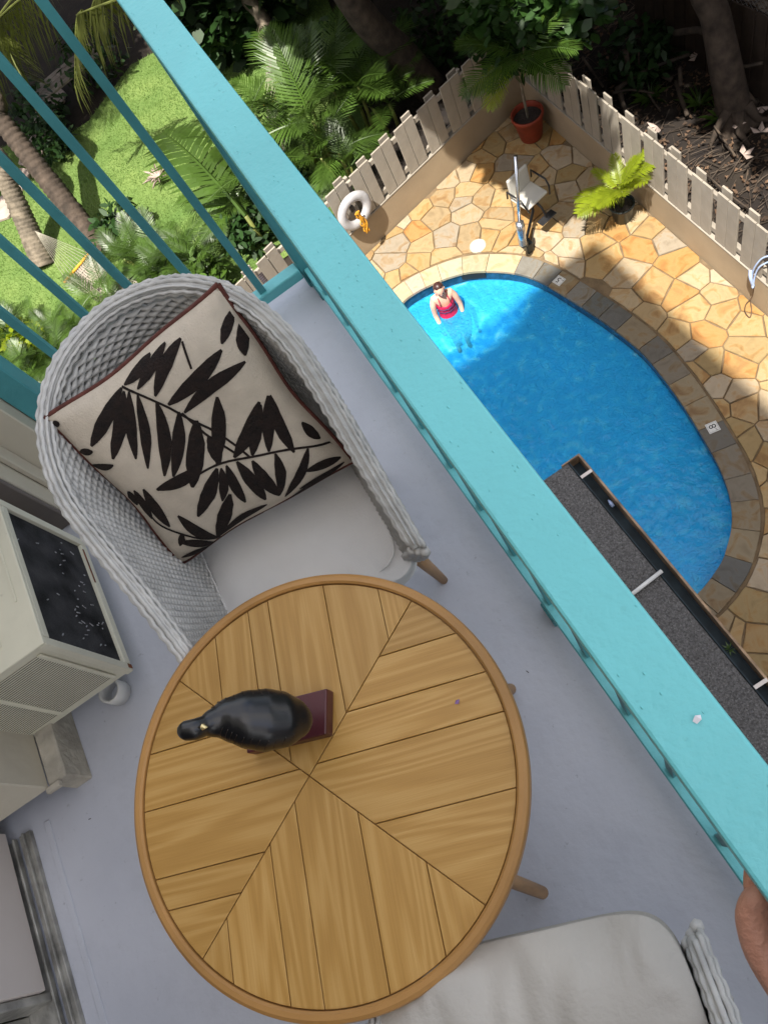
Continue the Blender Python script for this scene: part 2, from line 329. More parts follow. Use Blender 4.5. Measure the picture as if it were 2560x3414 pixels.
# ground sheets with a hole for the pool
def ground_with_hole(name, x0, x1, y0, y1, z, hole, m):
    bm = bmesh.new()
    ob = [bm.verts.new((x, y, z)) for x, y in ((x0, y0), (x1, y0), (x1, y1), (x0, y1))]
    hv = [bm.verts.new((x, y, z)) for x, y in hole]
    ed = [bm.edges.new((ob[i], ob[(i+1) % 4])) for i in range(4)] + [bm.edges.new((hv[i], hv[(i+1) % len(hv)])) for i in range(len(hv))]
    bmesh.ops.triangle_fill(bm, use_beauty=True, use_dissolve=False, edges=ed)
    for f in list(bm.faces):
        c = f.calc_center_median()
        if inside((c.x, c.y), hole): bm.faces.remove(f)
        elif f.normal.z < 0: f.normal_flip()
    me = bpy.data.meshes.new(name); bm.to_mesh(me); bm.free(); return struct(obj(name, me, m))
def inside(p, poly):
    c = False; n = len(poly); j = n-1
    for i in range(n):
        if ((poly[i][1] > p[1]) != (poly[j][1] > p[1])) and (p[0] < (poly[j][0]-poly[i][0])*(p[1]-poly[i][1])/(poly[j][1]-poly[i][1])+poly[i][0]): c = not c
        j = i
    return c
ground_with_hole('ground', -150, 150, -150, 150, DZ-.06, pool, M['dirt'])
deck = ground_with_hole('pool_deck', -1.5, 4.08, -3, 8.75, DZ-.018, pool, M['mortar'])
# pool basin and water
pb = MB(); n = NP
vs = [(x, y, DZ-.02) for x, y in pool] + [(x, y, DZ-.22) for x, y in pool]
band = MB().add(vs, [(i, n+i, n+(i+1) % n, (i+1) % n) for i in range(n)])
def pdepth(y): return 1.02 + .55*max(0, min(1, (6.2-y)/3.5))
pc = Vector((1.5, 4.3)); rings = []
for k in range(12):
    t_ = k/11; f_ = (1-math.cos(t_*math.pi/2)); ins = .02+.55*f_
    ring_ = []
    for q in range(NP):
        p = Vector(pool[q]); q2 = p + (pc-p).normalized()*ins
        ring_.append((q2.x, q2.y, DZ-.22-(pdepth(q2.y)-.22)*math.sin(t_*math.pi/2)))
    rings.append(ring_)
for k in range(1, 7):
    ring_ = []
    for q in range(NP):
        p = Vector(rings[11][q][:2]); q2 = p.lerp(pc, k/6*.999); ring_.append((q2.x, q2.y, DZ-pdepth(q2.y)))
    rings.append(ring_)
vs = [(x, y, DZ-.22) for x, y in pool]
for rg0 in rings: vs += rg0
fs = [(k*n+i, (k+1)*n+i, (k+1)*n+(i+1) % n, k*n+(i+1) % n) for k in range(len(rings)) for i in range(n)]
basin = struct(pb.add(vs, fs).build('pool_basin', M['pool'], None, True))
band.build('waterline_tile_band', M['pool_tile'], basin)
sk = MB().box((-.16, -.004, -.05), (.16, .012, .05)); so_ = sk.build('skimmer_mouth', M['black'], basin)
so_.location = (1.98, 6.715, DZ-.1); so_.rotation_euler = (0, 0, R(-38))
struct(MB().add([(x, y, DZ-.20) for x, y in pool], [tuple(range(n))]).build('pool_water', M['water']))

# flagstones
rs = random.Random(3)
seeds = []
y = -.2; k = 0
while y < 8.9:
    x = -.3 + (k % 2)*.19
    while x < 4.5:
        seeds.append((x + rs.uniform(-.14, .14), y + rs.uniform(-.13, .13))); x += .31
    y += .265; k += 1
seeds = [s_ for s_ in seeds if rs.random() > .15]
FA = Vector((1.06, 8.05)); FB = Vector((4.06, 8.635)); fd = (FB-FA).normalized(); fn = Vector((-fd.y, fd.x))
cells = []
for i, s_ in enumerate(seeds):
    poly = [(s_[0]-.7, s_[1]-.7), (s_[0]+.7, s_[1]-.7), (s_[0]+.7, s_[1]+.7), (s_[0]-.7, s_[1]+.7)]
    for j, t_ in enumerate(seeds):
        if i == j: continue
        dx, dy = t_[0]-s_[0], t_[1]-s_[1]
        if dx*dx+dy*dy > 1.7: continue
        poly = clip(poly, (dx, dy), dx*(s_[0]+t_[0])/2+dy*(s_[1]+t_[1])/2)
    poly = clip(poly, (1, 0), 4.07); poly = clip(poly, (fn.x, fn.y), fn.dot(FA)-.01); poly = clip(poly, (-1, 0), .2); poly = clip(poly, (0, -1), -.1)
    if len(poly) < 3: continue
    c = Vector((sum(p[0] for p in poly)/len(poly), sum(p[1] for p in poly)/len(poly)))
    for it in range(3):
        if len(poly) < 3: break
        if it:
            c = Vector((sum(p[0] for p in poly)/len(poly), sum(p[1] for p in poly)/len(poly)))
        worst = None
        for p in [tuple(c)] + poly:
            if inside(p, mouter):
                bi = min(range(NP), key=lambda q: (mouter[q][0]-p[0])**2+(mouter[q][1]-p[1])**2)
                dd = math.hypot(mouter[bi][0]-p[0], mouter[bi][1]-p[1])
                if worst is None or dd > worst[0]: worst = (dd, bi)
        if worst is None: break
        bi = min(range(NP), key=lambda q: (mouter[q][0]-c.x)**2+(mouter[q][1]-c.y)**2)
        nn = -pnorm(bi); poly = clip(poly, (nn.x, nn.y), nn.dot(Vector(mouter[bi])))
        if inside(tuple(c), mouter) and it == 0 and worst[0] > .45: poly = []; break
    if len(poly) < 3 or area(poly) < .012: continue
    cells.append(poly)
cells = sorted(cells, key=lambda p: -p[0][0]-p[0][1]*.3)
print('stones', len(cells)); cells = cells[:298]
def slab(poly, z0, z1, name, m, parent, gap=.0065, amp=.007):
    p1 = inset(poly, gap)
    if len(p1) < 3: return
    c = (sum(p[0] for p in p1)/len(p1), sum(p[1] for p in p1)/len(p1))
    p1 = rough(p1, .11, amp, rs); p2 = [(c[0]+(p[0]-c[0])*.965, c[1]+(p[1]-c[1])*.965) for p in p1]; n = len(p1)
    vs = [(p[0]-c[0], p[1]-c[1], z0) for p in p1]+[(p[0]-c[0], p[1]-c[1], z1-.006) for p in p1]+[(p[0]-c[0], p[1]-c[1], z1+rs.uniform(-.0015, .0015)) for p in p2]
    fs = [(i, (i+1) % n, n+(i+1) % n, n+i) for i in range(n)]+[(n+i, n+(i+1) % n, 2*n+(i+1) % n, 2*n+i) for i in range(n)]+[tuple(range(2*n, 3*n))]
    o = MB().add(vs, fs).build(name, m, parent); o.location = (c[0], c[1], DZ); return o
for p in cells: slab(p, -.02, rs.uniform(-.003, .005), 'flagstone', M['flag'], deck)
# coping stones round the pool edge
i = 0; cnt = 0
while i < NP:
    L_ = 0; j = i; tgt = rs.uniform(.20, .34)
    while j < NP and L_ < tgt:
        L_ += math.hypot(pool[(j+1) % NP][0]-pool[j][0], pool[(j+1) % NP][1]-pool[j][1]); j += 1
    if NP - j < 2: j = NP
    idx = list(range(i, j+1))
    pin = [Vector(pool[q % NP]) - pnorm(q % NP)*.02 for q in idx]; pou = [Vector(outer[q % NP]) for q in idx]
    pin[0] = pin[0].lerp(pin[1], .03); pou[0] = pou[0].lerp(pou[1], .03); pin[-1] = pin[-1].lerp(pin[-2], .03); pou[-1] = pou[-1].lerp(pou[-2], .03)
    m_ = len(pin); c = sum(pin+pou, Vector((0, 0)))/(2*m_); z1 = rs.uniform(.002, .007)
    vs = [];
    for z in (-.035, z1):
        vs += [(*(p-c), z) for p in pin]+[(*(p-c), z) for p in pou]
    fs = []
    for q in range(m_-1):
        fs += [(2*m_+q, 2*m_+q+1, 3*m_+q+1, 3*m_+q)[::-1], (q, q+1, 2*m_+q+1, 2*m_+q)[::-1], (m_+q, m_+q+1, 3*m_+q+1, 3*m_+q)]
    fs += [(0, m_, 3*m_, 2*m_), (m_-1, 2*m_-1, 4*m_-1, 3*m_-1)[::-1], ]
    cx, cy = c
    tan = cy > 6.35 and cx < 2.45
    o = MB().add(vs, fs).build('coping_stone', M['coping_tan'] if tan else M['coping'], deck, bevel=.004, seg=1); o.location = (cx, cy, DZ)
    i = j
# depth markers on the coping
def marker(num, at, label, sc=.8):
    bi = min(range(NP), key=lambda q: (pool[q][0]-at[0])**2+(pool[q][1]-at[1])**2); nn = -pnorm(bi)
    a = math.atan2(nn.y, nn.x) - math.pi/2
    e = empty('depth_marker', (at[0], at[1], DZ+.010), label, 'depth marker', 'pool depth markers', a); e.scale = (sc,)*3
    MB().box((-.075, -.075, -.004), (.075, .075, .0)).build('tile', M['markerwhite'], e)
    fr = MB()
    for a_, b_ in (((-.066, -.066), (.066, -.060)), ((-.066, .060), (.066, .066)), ((-.066, -.060), (-.060, .060)), ((.060, -.060), (.066, .060))):
        fr.box((a_[0], a_[1], .0002), (b_[0], b_[1], .0015))
    fr.build('border_line', M['wire'], e)
    for t, sz, px, py in ((num, .135, .012, -.046), ('FT', .035, -.045, -.045)):
        cu = bpy.data.curves.new('t', 'FONT'); cu.body = t; cu.size = sz; cu.extrude = .0008; cu.align_x = 'CENTER'
        to = bpy.data.objects.new('t', cu); C.objects.link(to); bpy.context.view_layer.update()
        me = bpy.data.meshes.new_from_object(to.evaluated_get(bpy.context.evaluated_depsgraph_get())); bpy.data.objects.remove(to)
        o = obj('numeral' if t == num else 'lettering', me, M['black'], e); o.location = (px, py, .0022)
marker('5', (2.70, 5.80), 'white depth marker tile reading 5 on the pool coping')
marker('8', (2.79, 3.09), 'white depth marker tile reading 8 on the dark pool coping')
# skimmer lid
e = tag(empty('skimmer_lid', (2.257, 7.004, DZ+.004)), 'round white skimmer lid with screw holes set in the flagstones', 'skimmer lid')
MB().tube([(0, 0, -.02), (0, 0, .004)], .085, 24).build('lid', M['pvc'], e)
MB().tube([(0, 0, -.02), (0, 0, .0015)], .11, 24).build('ring', M['concrete'], e)
for a in range(5): MB().tube([(.04*math.cos(a*1.26), .04*math.sin(a*1.26), .003), (.04*math.cos(a*1.26), .04*math.sin(a*1.26), .006)], .007, 8).build('screw', M['ink'], e)

# lawn
LAWN_EDGE = [(3.007,12.508,-6.230), (3.371,13.997,-6.230), (2.312,15.579,-6.230), (1.557,15.123,-6.230), (0.594,15.098,-6.230), (-0.148,15.303,-6.230), (-0.909,14.945,-6.230), (-1.343,14.702,-6.230), (-2.016,14.748,-6.230), (-2.727,15.582,-6.230), (-4.089,16.164,-6.230), (-6.324,18.224,-6.230), (-12, 9, -6.23)]
lawn = struct(MB().add([(-11.5, 8.95, DZ-.03), (1.3, 8.95, DZ-.03), (2.0, 9.6, DZ-.03), (3.0, 12.2, DZ-.03)]+[(q[0], q[1], DZ-.03) for q in LAWN_EDGE], [tuple(range(4+len(LAWN_EDGE)))]).build('lawn', M['lawn']))
g = MB(); rg = random.Random(11); vs = []; fs = []
LP_ = [(-11.5, 8.95), (1.3, 8.95), (2.0, 9.6), (3.0, 12.2)]+[(q[0], q[1]) for q in LAWN_EDGE]
for i in range(190000):
    x = rg.uniform(-5.5, 4.0); y = rg.uniform(8.9, 19.5)
    if x > 1.2 + max(0, y-9)*.55 or not inside((x, y), LP_): continue
    h = rg.uniform(.02, .055); a = rg.uniform(0, 6.28); w = rg.uniform(.003, .006); dx, dy = math.cos(a)*w, math.sin(a)*w
    lx, ly = rg.uniform(-.04, .04), rg.uniform(-.04, .04); k = len(vs)
    vs += [(x-dx, y-dy, DZ-.03), (x+dx, y+dy, DZ-.03), (x+lx, y+ly, DZ-.03+h)]; fs.append((k, k+1, k+2))
g.add(vs, fs); tag(g.build('lawn_grass', M['blade']), 'short green lawn grass behind the picket fence', 'grass', kind='stuff')

# ================================================================ PICKET FENCES
def fence(name, A, B, n_in, label, start=0, mount=None):
    """A,B at deck level on the pool-side face, n_in unit vector towards the pool"""
    A = Vector(A); B = Vector(B); d = (B-A); L = d.length; d.normalize(); ang = math.atan2(d.y, d.x)
    e = empty(name, (A.x, A.y, DZ), label, 'fence', None, ang)
    s = 1 if Vector((-d.y, d.x)).dot(n_in) > 0 else -1     # local +y*s = towards pool
    def bx(x0, x1, y0, y1, z0, z1, nm, m, bev=.003):
        a, b = sorted((y0*s, y1*s)); return MB().box((x0, a, z0), (x1, b, z1)).build(nm, m, e, bevel=bev, seg=1)
    bx(0, L, -.16, 0, -.08, .45, 'low_wall', M['cream_wall'], .006)
    bx(0, L, -.155, .004, .452, .47, 'wall_cap', M['picket'])
    for z in (.52, 1.03): bx(0, L, -.075, -.035, z, z+.07, 'rail', M['picket'])
    x = start; k = 0; r = random.Random(5); shared = {}
    def board(x, back):
        hh = r.uniform(-.012, .012); key = (back, k % 3)
        if key not in shared:
            w = .142 if back else .154
            y0, y1 = ((-.10, -.077) if back else (-.033, -.010)); a, b = sorted((y0*s, y1*s))
            shared[key] = MB().box((0, a, 0), (w, b, .70 + (k % 3)*.012)).mesh('picket')
        o = obj('picket', shared[key], M['picket'], e, .002, 1); o.location = (x, 0, .475 + (.0 if not back else .02)); o.rotation_euler = (0, r.uniform(-.008, .008), 0)
    while x + .34 < L:
        board(x, False); board(x + .164, False); board(x + .194, True)
        x += .40; k += 1
    # posts
    x = start + .365
    while x < L:
        bx(x, x+.05, -.15, -.10, .45, 1.12, 'post', M['picket']); x += 2.0
    return e
C0 = (4.06, 8.635)
dl = (FB-FA).normalized()
LS = Vector(C0) - dl*5.2
fence('picket_fence', LS, C0, Vector((.19, -.98)), 'cream board fence on a low wall with the life ring hanging on it', .02)
fence('picket_fence', (4.08, 1.2), C0, Vector((-1, 0)), 'pale board fence on a low wall between the pool deck and the dark leaf litter', .0)

# ================================================================ BUILDING: balcony
# floor slab
fl = struct(MB().box((-1.80, -3.0, -.22), (.118, 2.058, 0)).build('balcony_floor', M['floor'], None, False, .004, 1))
MB().box((-1.475, -3.0, .0), (-1.455, .90, .004)).build('paint_ridge', M['floor'], fl, False, .002, 1)
MB().box((.118, -3.0, -.20), (.130, 2.07, -.004)).build('drip_edge', M['panel'], fl, False, .002, 1)
MB().box((-1.0, 2.058, -.20), (.130, 2.075, -.002)).build('drip_edge', M['panel'], fl, False, .002, 1)
for i in range(46):
    a = random.uniform(0, 3); x, y = random.uniform(-1.4, 0), random.uniform(-.2, 1.0)
    MB().box((-.004, -.0008, 0), (random.uniform(.001, .009), .0012, .0012), Matrix.Translation((x, y, .0)) @ Matrix.Rotation(a, 4, 'Z')).build('grit', M['dark'], fl) if i < 14 else None
# front railing
fr = empty('front_railing', (.07, 0, 0), 'teal painted balcony railing with a wide flat handrail overlooking the pool', 'railing')
fr.location = (0, 0, 0)
hr = MB().box((.033, -3.0, 1.123), (.1065, 2.055, 1.16)).build('handrail', M['teal'], fr, False, .004, 2)
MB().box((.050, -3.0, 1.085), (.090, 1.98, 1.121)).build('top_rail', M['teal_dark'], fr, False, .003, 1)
MB().box((.0525, -3.0, .055), (.1015, 1.98, .092)).build('bottom_rail', M['teal'], fr, False, .003, 1)
bal = MB().box((-.013, -.013, .092), (.013, .013, 1.085)).mesh('baluster')
yy = 1.84
while yy > -2.9:
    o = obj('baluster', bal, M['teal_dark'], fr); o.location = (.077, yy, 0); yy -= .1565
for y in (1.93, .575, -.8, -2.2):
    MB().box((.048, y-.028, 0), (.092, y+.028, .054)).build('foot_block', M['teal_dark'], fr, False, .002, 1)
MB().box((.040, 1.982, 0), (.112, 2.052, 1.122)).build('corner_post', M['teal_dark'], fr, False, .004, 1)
# flake of peeled paint on the rail
t = tag(MB().add([(0, 0, 0), (.006, .001, .002), (.008, .005, .001), (.003, .007, .003), (-.002, .004, .001)], [(0, 1, 2, 3, 4)]).build('bird_dropping', M['paper']), 'small white dried bird dropping on the teal handrail', 'dropping')
t.location = (0.077,0.075,1.161)
rbm = random.Random(77); bl = MB()
for i in range(130):
    x, y = rbm.uniform(.038, .102), rbm.uniform(-.3, 1.9); r0 = rbm.uniform(.0006, .0016); n_ = 6
    vs = [(x+r0*math.cos(k*6.283/n_), y+r0*2*math.sin(k*6.283/n_), 1.1602) for k in range(n_)]+[(x, y, 1.1612)]
    bl.add(vs, [(k, (k+1) % n_, n_) for k in range(n_)])
tag(bl.build('paint_blisters', M['teal'], fr), kind='stuff')
# side railing
sr = empty('side_railing', (0, 0, 0), 'teal side railing with square balusters between the corner post and the wall', 'railing')
MB().box((-.93, 1.972, 1.21), (.033, 2.045, 1.25)).build('handrail', M['teal_dark'], sr, False, .006, 2)
MB().box((-.842, 1.975, .062), (.039, 2.022, .104)).build('bottom_rail', M['teal'], sr, False, .003, 1)
bal2 = MB().box((-.012, -.012, .104), (.012, .012, 1.21)).mesh('baluster')
for x in (-.099, -.253, -.410, -.566, -.722):
    o = obj('baluster', bal2, M['teal_dark'], sr); o.location = (x, 2.0, 0)
MB().box((-.925, 1.955, 0), (-.843, 2.04, 1.21)).build('wall_post', M['teal_dark'], sr, False, .004, 1)
# building body
bd = empty('apartment_building', (-1.6, 0, DZ), 'cream apartment building wall beside the balcony with a roof overhang above', 'building')
def bp_(a, b, nm, m, bev=.004): return MB().box((a[0]+1.6, a[1], a[2]-DZ), (b[0]+1.6, b[1], b[2]-DZ)).build(nm, m, bd, bevel=bev, seg=1)
bp_((-1.60, -6, 2.55), (-1.40, 1.75, 7.99), 'upper_wall', M['beige'])
bp_((-8, -6, DZ-.2), (-1.81, 1.65, 7.99), 'wall', M['beige'])
bp_((-8, 1.651, DZ-.2), (-1.81, 2.35, 2.6), 'end_wall', M['beige'])
bp_((-8.2, -6.2, 8.0), (-.52, 1.66, 8.2), 'roof_overhang', M['beige'])
bp_((-1.808, -6, DZ), (-.35, 2.30, -3.34), 'lower_wall', M['beige'])
bp_((-1.80, 1.77, -.2), (-1.052, 2.10, 2.69), 'wing_wall', M['beige'])
bp_((-1.80, 1.752, 0), (-1.056, 1.768, 2.69), 'wing_face_shade', M['taupe'])  # darker colour paints the shade on this side of the beige wall
bp_((-1.051, 1.90, 0), (-.928, 2.06, 2.69), 'pilaster', M['beige'])
bp_((-1.050, 1.840, 0), (-1.030, 1.898, 2.6), 'corner_trim', M['beige'])
bp_((-1.80, .925, .115), (-1.345, 1.750, 2.548), 'recess_wall', M['beige'])
bp_((-1.345, .93, 0), (-1.285, 1.75, .118), 'curb', M['concrete'])
bp_((-1.345, .905, .118), (-1.300, .922, .135), 'curb_chip', M['concrete'], .002)
# unseen building boxes added to keep sky light off the yard and lawn
for a, b, lab in (((10.5, -14, 0), (16, 11.0, 9.0), 'unseen dark box building added beyond the alley pavement to block sky light'), ((3.4, 15.5, 0), (10.4, 20, 8.5), 'unseen dark box building added behind the grove to block sky light'),
                  ((-15, 25, 0), (3.0, 30, 8.5), 'unseen dark box building added beyond the far side of the lawn to block sky light'), ((-22, 2.0, 0), (-15.5, 24, 8.0), 'unseen dark box building added left of the lawn to block sky light'), ((2.0, -22, 0), (10.0, -9, 8.5), 'unseen dark box building added behind the near end of the pool to block sky light')):
    e = empty('building', (a[0], a[1], DZ), lab, 'building')
    MB().box((0, 0, -.1), (b[0]-a[0], b[1]-a[1], b[2])).build('wall', M['darkfence'], e)
    MB().box((-.2, -.2, b[2]), (b[0]-a[0]+.2, b[1]-a[1]+.2, b[2]+.2)).build('roof', M['taupe'], e)
# sliding door panel, sill track
dr = empty('sliding_door', (-1.57, .49, 0), 'pale fixed door panel with metal sill track at the balcony wall', 'door')
def dp(a, b, nm, m, bev=.002): return MB().box((a[0]+1.57, a[1]-.49, a[2]), (b[0]+1.57, b[1]-.49, b[2])).build(nm, m, dr, bevel=bev, seg=1)
dp((-1.64, .486, .045), (-1.567, .92, 2.5), 'door_leaf', M['panel'])
dp((-1.80, -3, 0), (-1.57, .90, .012), 'sill', M['alu'])
dp((-1.552, -3, .0), (-1.515, .90, .018), 'track', M['alu']); dp((-1.568, -3, .014), (-1.560, .90, .032), 'track_lip', M['alu'])
dp((-1.535, -3, .018), (-1.528, .90, .030), 'track_lip', M['alu'])
dp((-1.70, .20, .013), (-1.66, .46, 2.5), 'door_stile', M['alu'])
dp((-1.66, .462, .013), (-1.58, .484, 2.5), 'door_edge', M['alu'])
dp((-1.80, -3, .016), (-1.78, .90, 2.5), 'dark_doorway', M['dark'], 0)

# air conditioner
ac = empty('air_conditioner', (-1.0, 1.09, .1), 'beige through wall air conditioner with black fins and side louvres standing above the curb', 'air conditioner')
def ap(a, b, nm, m, bev=.003): return MB().box((a[0]+1.0, a[1]-1.09, a[2]-.1), (b[0]+1.0, b[1]-1.09, b[2]-.1)).build(nm, m, ac, bevel=bev, seg=2)
ap((-1.60, 1.094, .10), (-1.022, 1.572, .457), 'casing', M['ac'])
ap((-1.62, 1.088, .456), (-1.0, 1.578, .466), 'top_cover', M['ac'])
ap((-1.022, 1.088, .10), (-1.0, 1.112, .456), 'frame_bar', M['ac']); ap((-1.022, 1.552, .10), (-1.0, 1.578, .456), 'frame_bar', M['ac'])
ap((-1.022, 1.112, .10), (-1.0, 1.552, .128), 'frame_bar', M['ac']); ap((-1.022, 1.112, .434), (-1.0, 1.552, .456), 'frame_bar', M['ac'])
ap((-1.0215, 1.112, .128), (-1.012, 1.552, .434), 'condenser_panel', M['coil'], 0)
ap((-1.04, 1.24, .4665), (-1.032, 1.46, .470), 'cover_rib', M['ac']); ap((-1.12, 1.15, .4665), (-1.11, 1.50, .471), 'cover_rib', M['ac'])
cf = MB()
for i in range(88):
    y = 1.114 + i*.005; cf.box((-1.012+1.0, y-1.09, .03), (-1.0105+1.0, y+.0012-1.09, .333))
tag(cf.build('condenser_fins', M['coil'], ac), kind='stuff')
rb = random.Random(4); bf = MB()
for i in range(40):
    y, z = rb.uniform(1.13, 1.53), rb.choice((rb.uniform(.15, .28), rb.uniform(.15, .42))); a = rb.uniform(-.5, .9); l = rb.uniform(.004, .016)
    bf.box((-.0005, -.0016, -l/2), (.0012, .0016, l/2), Matrix.Translation((-1.0095+1.0, y-1.09, z-.1)) @ Matrix.Rotation(a, 4, 'X'))
bf.build('bent_fins', M['fin_bent'], ac)
ap((-.9995, 1.095, .102), (-.9985, 1.108, .12), 'rust_patch', M['rust'], 0); ap((-.9995, 1.40, .124), (-.9985, 1.53, .131), 'rust_patch', M['rust'], 0)
sl_ = MB(); sl2 = MB()
for row, (z0, z1) in enumerate(((.295, .400), (.165, .280))):
    pass
for i in range(40):
    z = .415 - .0075*i
    if .268 < z < .285: continue
    bdx = MB().box((-.62+.04, -.012, z-.1-.0016), (-.045, .004, z-.1+.0016)) if False else None
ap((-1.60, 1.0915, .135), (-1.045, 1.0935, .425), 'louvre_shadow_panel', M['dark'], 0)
lm = MB().box((0, -.0010, 0), (.545, .0, .0042)).mesh('louvre')
# vertical runs of slots as seen: slats run front to back, stacked up the side, split by two ribs
for i in range(34):
    z = .132 + i*.0088
    o = obj('louvre', lm, M['ac'], ac); o.location = (-.592, .0012, z-.1)
for x in (-1.60, -1.24, -1.052): ap((x, 1.0865, .13), (x+.014, 1.0915, .432), 'louvre_rib', M['ac'])
dp_ = tag(MB().tube([(0, 0, 0), (0, 0, .03), (-.0, 0, .055)], .030, 20, cap=False).build('drain_pipe', M['pvc'], None, True), 'short white plastic drain pipe stub under the air conditioner', 'pipe')
dp_.location = (-1.107,1.096,0.020); dp_.modifiers.new('s', 'SOLIDIFY').thickness = .006

# lower lanai roof with gravel and gutter
lr = empty('lower_roof', (0, 2.3, -3.2), 'gravel covered flat roof below the balcony with a brown gutter along its edge', 'roof')
MB().box((-1.79, -8.3, -.13), (.868, .05, -.004)).build('gravel_roof', M['gravel'], lr, False, .01, 2)
MB().box((.870, -8.3, -.11), (.880, .058, .0)).build('flashing', M['gutter_in'], lr)
MB().box((.880, -8.3, -.11), (.955, .058, -.102)).build('gutter_floor', M['gutter_in'], lr)
MB().box((.956, -8.3, -.12), (.972, .058, .004)).build('gutter_lip', M['gutter'], lr, False, .002, 1)
MB().box((.82, .051, -.12), (.972, .062, .004)).build('gutter_end', M['gutter'], lr, False, .002, 1)
for y in (-.10, -1.84): MB().box((.875, y-.012, .0), (.965, y+.012, .006)).build('gutter_hanger', M['panel'], lr, False, .001, 1)
gr = random.Random(8); gv = MB()
for i in range(9000):
    x, y = gr.uniform(.30, .855), gr.uniform(-4.2, .03); s_ = gr.uniform(.004, .009)
    gv.add([(x-s_, y-s_*.6, -.004), (x+s_*.8, y-s_, -.004), (x+gr.uniform(-.3, .3)*s_, y+s_, -.004), (x, y, -.004+s_*.9)], [(0, 1, 3), (1, 2, 3), (2, 0, 3)])
M['pebble'] = mat('roof_pebble', (.24, .235, .23), .9, .6, 60, col2=(.07, .068, .066))
tag(gv.build('roof_gravel_stones', M['pebble'], lr), kind='stuff')
wp = tag(MB().tube([(0.598,1.316,-3.180), (0.890,1.337,-3.175)], .014, 10).build('white_pipe', M['pvc'], None, True), 'thin white pipe lying across the gravel roof to the gutter', 'pipe')
lt = tag(MB().tube([(0, -.03, 0), (0, .0, .004), (0, .03, 0)], [.012, .015, .006], 8).build('crushed_bottle', M['blue_hose'], None, True), 'crushed bluish plastic bottle lying in the roof gutter', 'bottle'); lt.location = (0.932,1.946,-3.270)
lw = empty('gutter_weed', (0.920,0.728,-3.280), 'small pale green weed growing in the roof gutter', 'weed')
for i in range(9):
    a = i*.7; MB().add([(0, 0, 0), (math.cos(a)*.02-.006, math.sin(a)*.02, .02), (math.cos(a)*.05, math.sin(a)*.05, .03), (math.cos(a)*.02+.006, math.sin(a)*.02, .02)], [(0, 1, 2, 3)]).build('leaf', M['areca'], lw)

# ================================================================ TABLE
TC = Vector((-.4677, .3888)); TZ = .64
tb = empty('round_table', (TC.x, TC.y, 0), 'round oak bistro table with quartered plank top and splayed legs', 'table')
RI = .358
def ring(r0, r1, z0, z1, n=96):
    vs = []; fs = []
    prof = [(r0, z0), (r0, z1-.004), (r0+.004, z1), (r1-.008, z1), (r1-.002, z1-.004), (r1, z1-.010), (r1, z0+.006), (r1-.006, z0)]
    k = len(prof)
    for i in range(n):
        a = 2*math.pi*i/n
        vs += [(r*math.cos(a), r*math.sin(a), z) for r, z in prof]
    for i in range(n):
        for j in range(k): fs.append((i*k+j, ((i+1) % n)*k+j, ((i+1) % n)*k+(j+1) % k, i*k+(j+1) % k))
    return MB().add(vs, fs)
ring(RI+.001, .379, TZ-.034, TZ, 180).build('rim', M['oak_rim'], tb)
MB().tube([(0, 0, TZ-.03), (0, 0, TZ-.016)], RI+.006, 64).build('underside', M['oak_rim'], tb)
circ = [(RI*math.cos(2*math.pi*i/96), RI*math.sin(2*math.pi*i/96)) for i in range(96)]
d1 = R(27.6); d2 = R(-62.8); X0 = (-.012, .009)
def wedge(poly, a0, a1):   # keep directions between a0 and a1 (ccw)
    n0 = (math.sin(a0), -math.cos(a0)); n1 = (-math.sin(a1), math.cos(a1))
    poly = clip(poly, n0, n0[0]*X0[0]+n0[1]*X0[1]); return clip(poly, n1, n1[0]*X0[0]+n1[1]*X0[1]) if len(poly) > 2 else []
def planks(a0, a1, dirang, cuts):
    nrm = (-math.sin(dirang), math.cos(dirang)); base = wedge(circ, a0, a1); c = [-9]+sorted(cuts)+[9]
    for i in range(len(c)-1):
        p = clip(base, nrm, c[i+1]) if len(base) > 2 else []
        p = clip(p, (-nrm[0], -nrm[1]), -c[i]) if len(p) > 2 else []
        if len(p) < 3 or abs(area(p)) < 1e-5: continue
        if area(p) < 0: p = p[::-1]
        p = inset(p, .0009)
        if len(p) < 3: continue
        ca, sa = math.cos(-dirang), math.sin(-dirang)
        q = [(x*ca-y*sa, x*sa+y*ca) for x, y in p]; n = len(q); cc = (sum(v[0] for v in q)/n, sum(v[1] for v in q)/n)
        z1 = TZ-.008; q2 = inset(q, .0012)
        mb = MB(); mb.add([(x, y, TZ-.016) for x, y in q]+[(x, y, z1) for x, y in q], [tuple(range(n, 2*n))]+[(i_, (i_+1) % n, n+(i_+1) % n, n+i_) for i_ in range(n)])
        o = mb.build('plank', M['oak'], tb, bevel=.0008, seg=1); o.rotation_euler = (0, 0, dirang)
sc = .972
u = R(-17.4); v = R(-107.6)
planks(d2, d1, u, [o_*sc for o_ in (.183, .099, .023, -.104)])
planks(d2+math.pi, d1+math.pi, u, [o_*sc for o_ in (.128, .022, -.103, -.160)])
planks(d1, d2+math.pi, v, [o_*sc for o_ in (-.173, -.093, -.046, .078, .189)])
planks(d1-math.pi, d2, v, [o_*sc for o_ in (-.051, -.111, -.213, .066, .171)])
for (x, y) in ((.146, -.331), (.336, .088), (-.146, .331), (-.336, -.088)):
    MB().tube([(x*.45, y*.45, TZ-.03), (x*.7, y*.7, .33), (x*1.0, y*1.0, .012)], [.016, .017, .014], 14).build('leg', M['legwood'], tb, True)
MB().tube([(-.15, -.04, .40), (.15, .04, .40)], .009, 8).build('stretcher', M['legwood'], tb, True)
MB().tube([(-.065, .147, .40), (.065, -.147, .40)], .009, 8).build('stretcher', M['legwood'], tb, True)
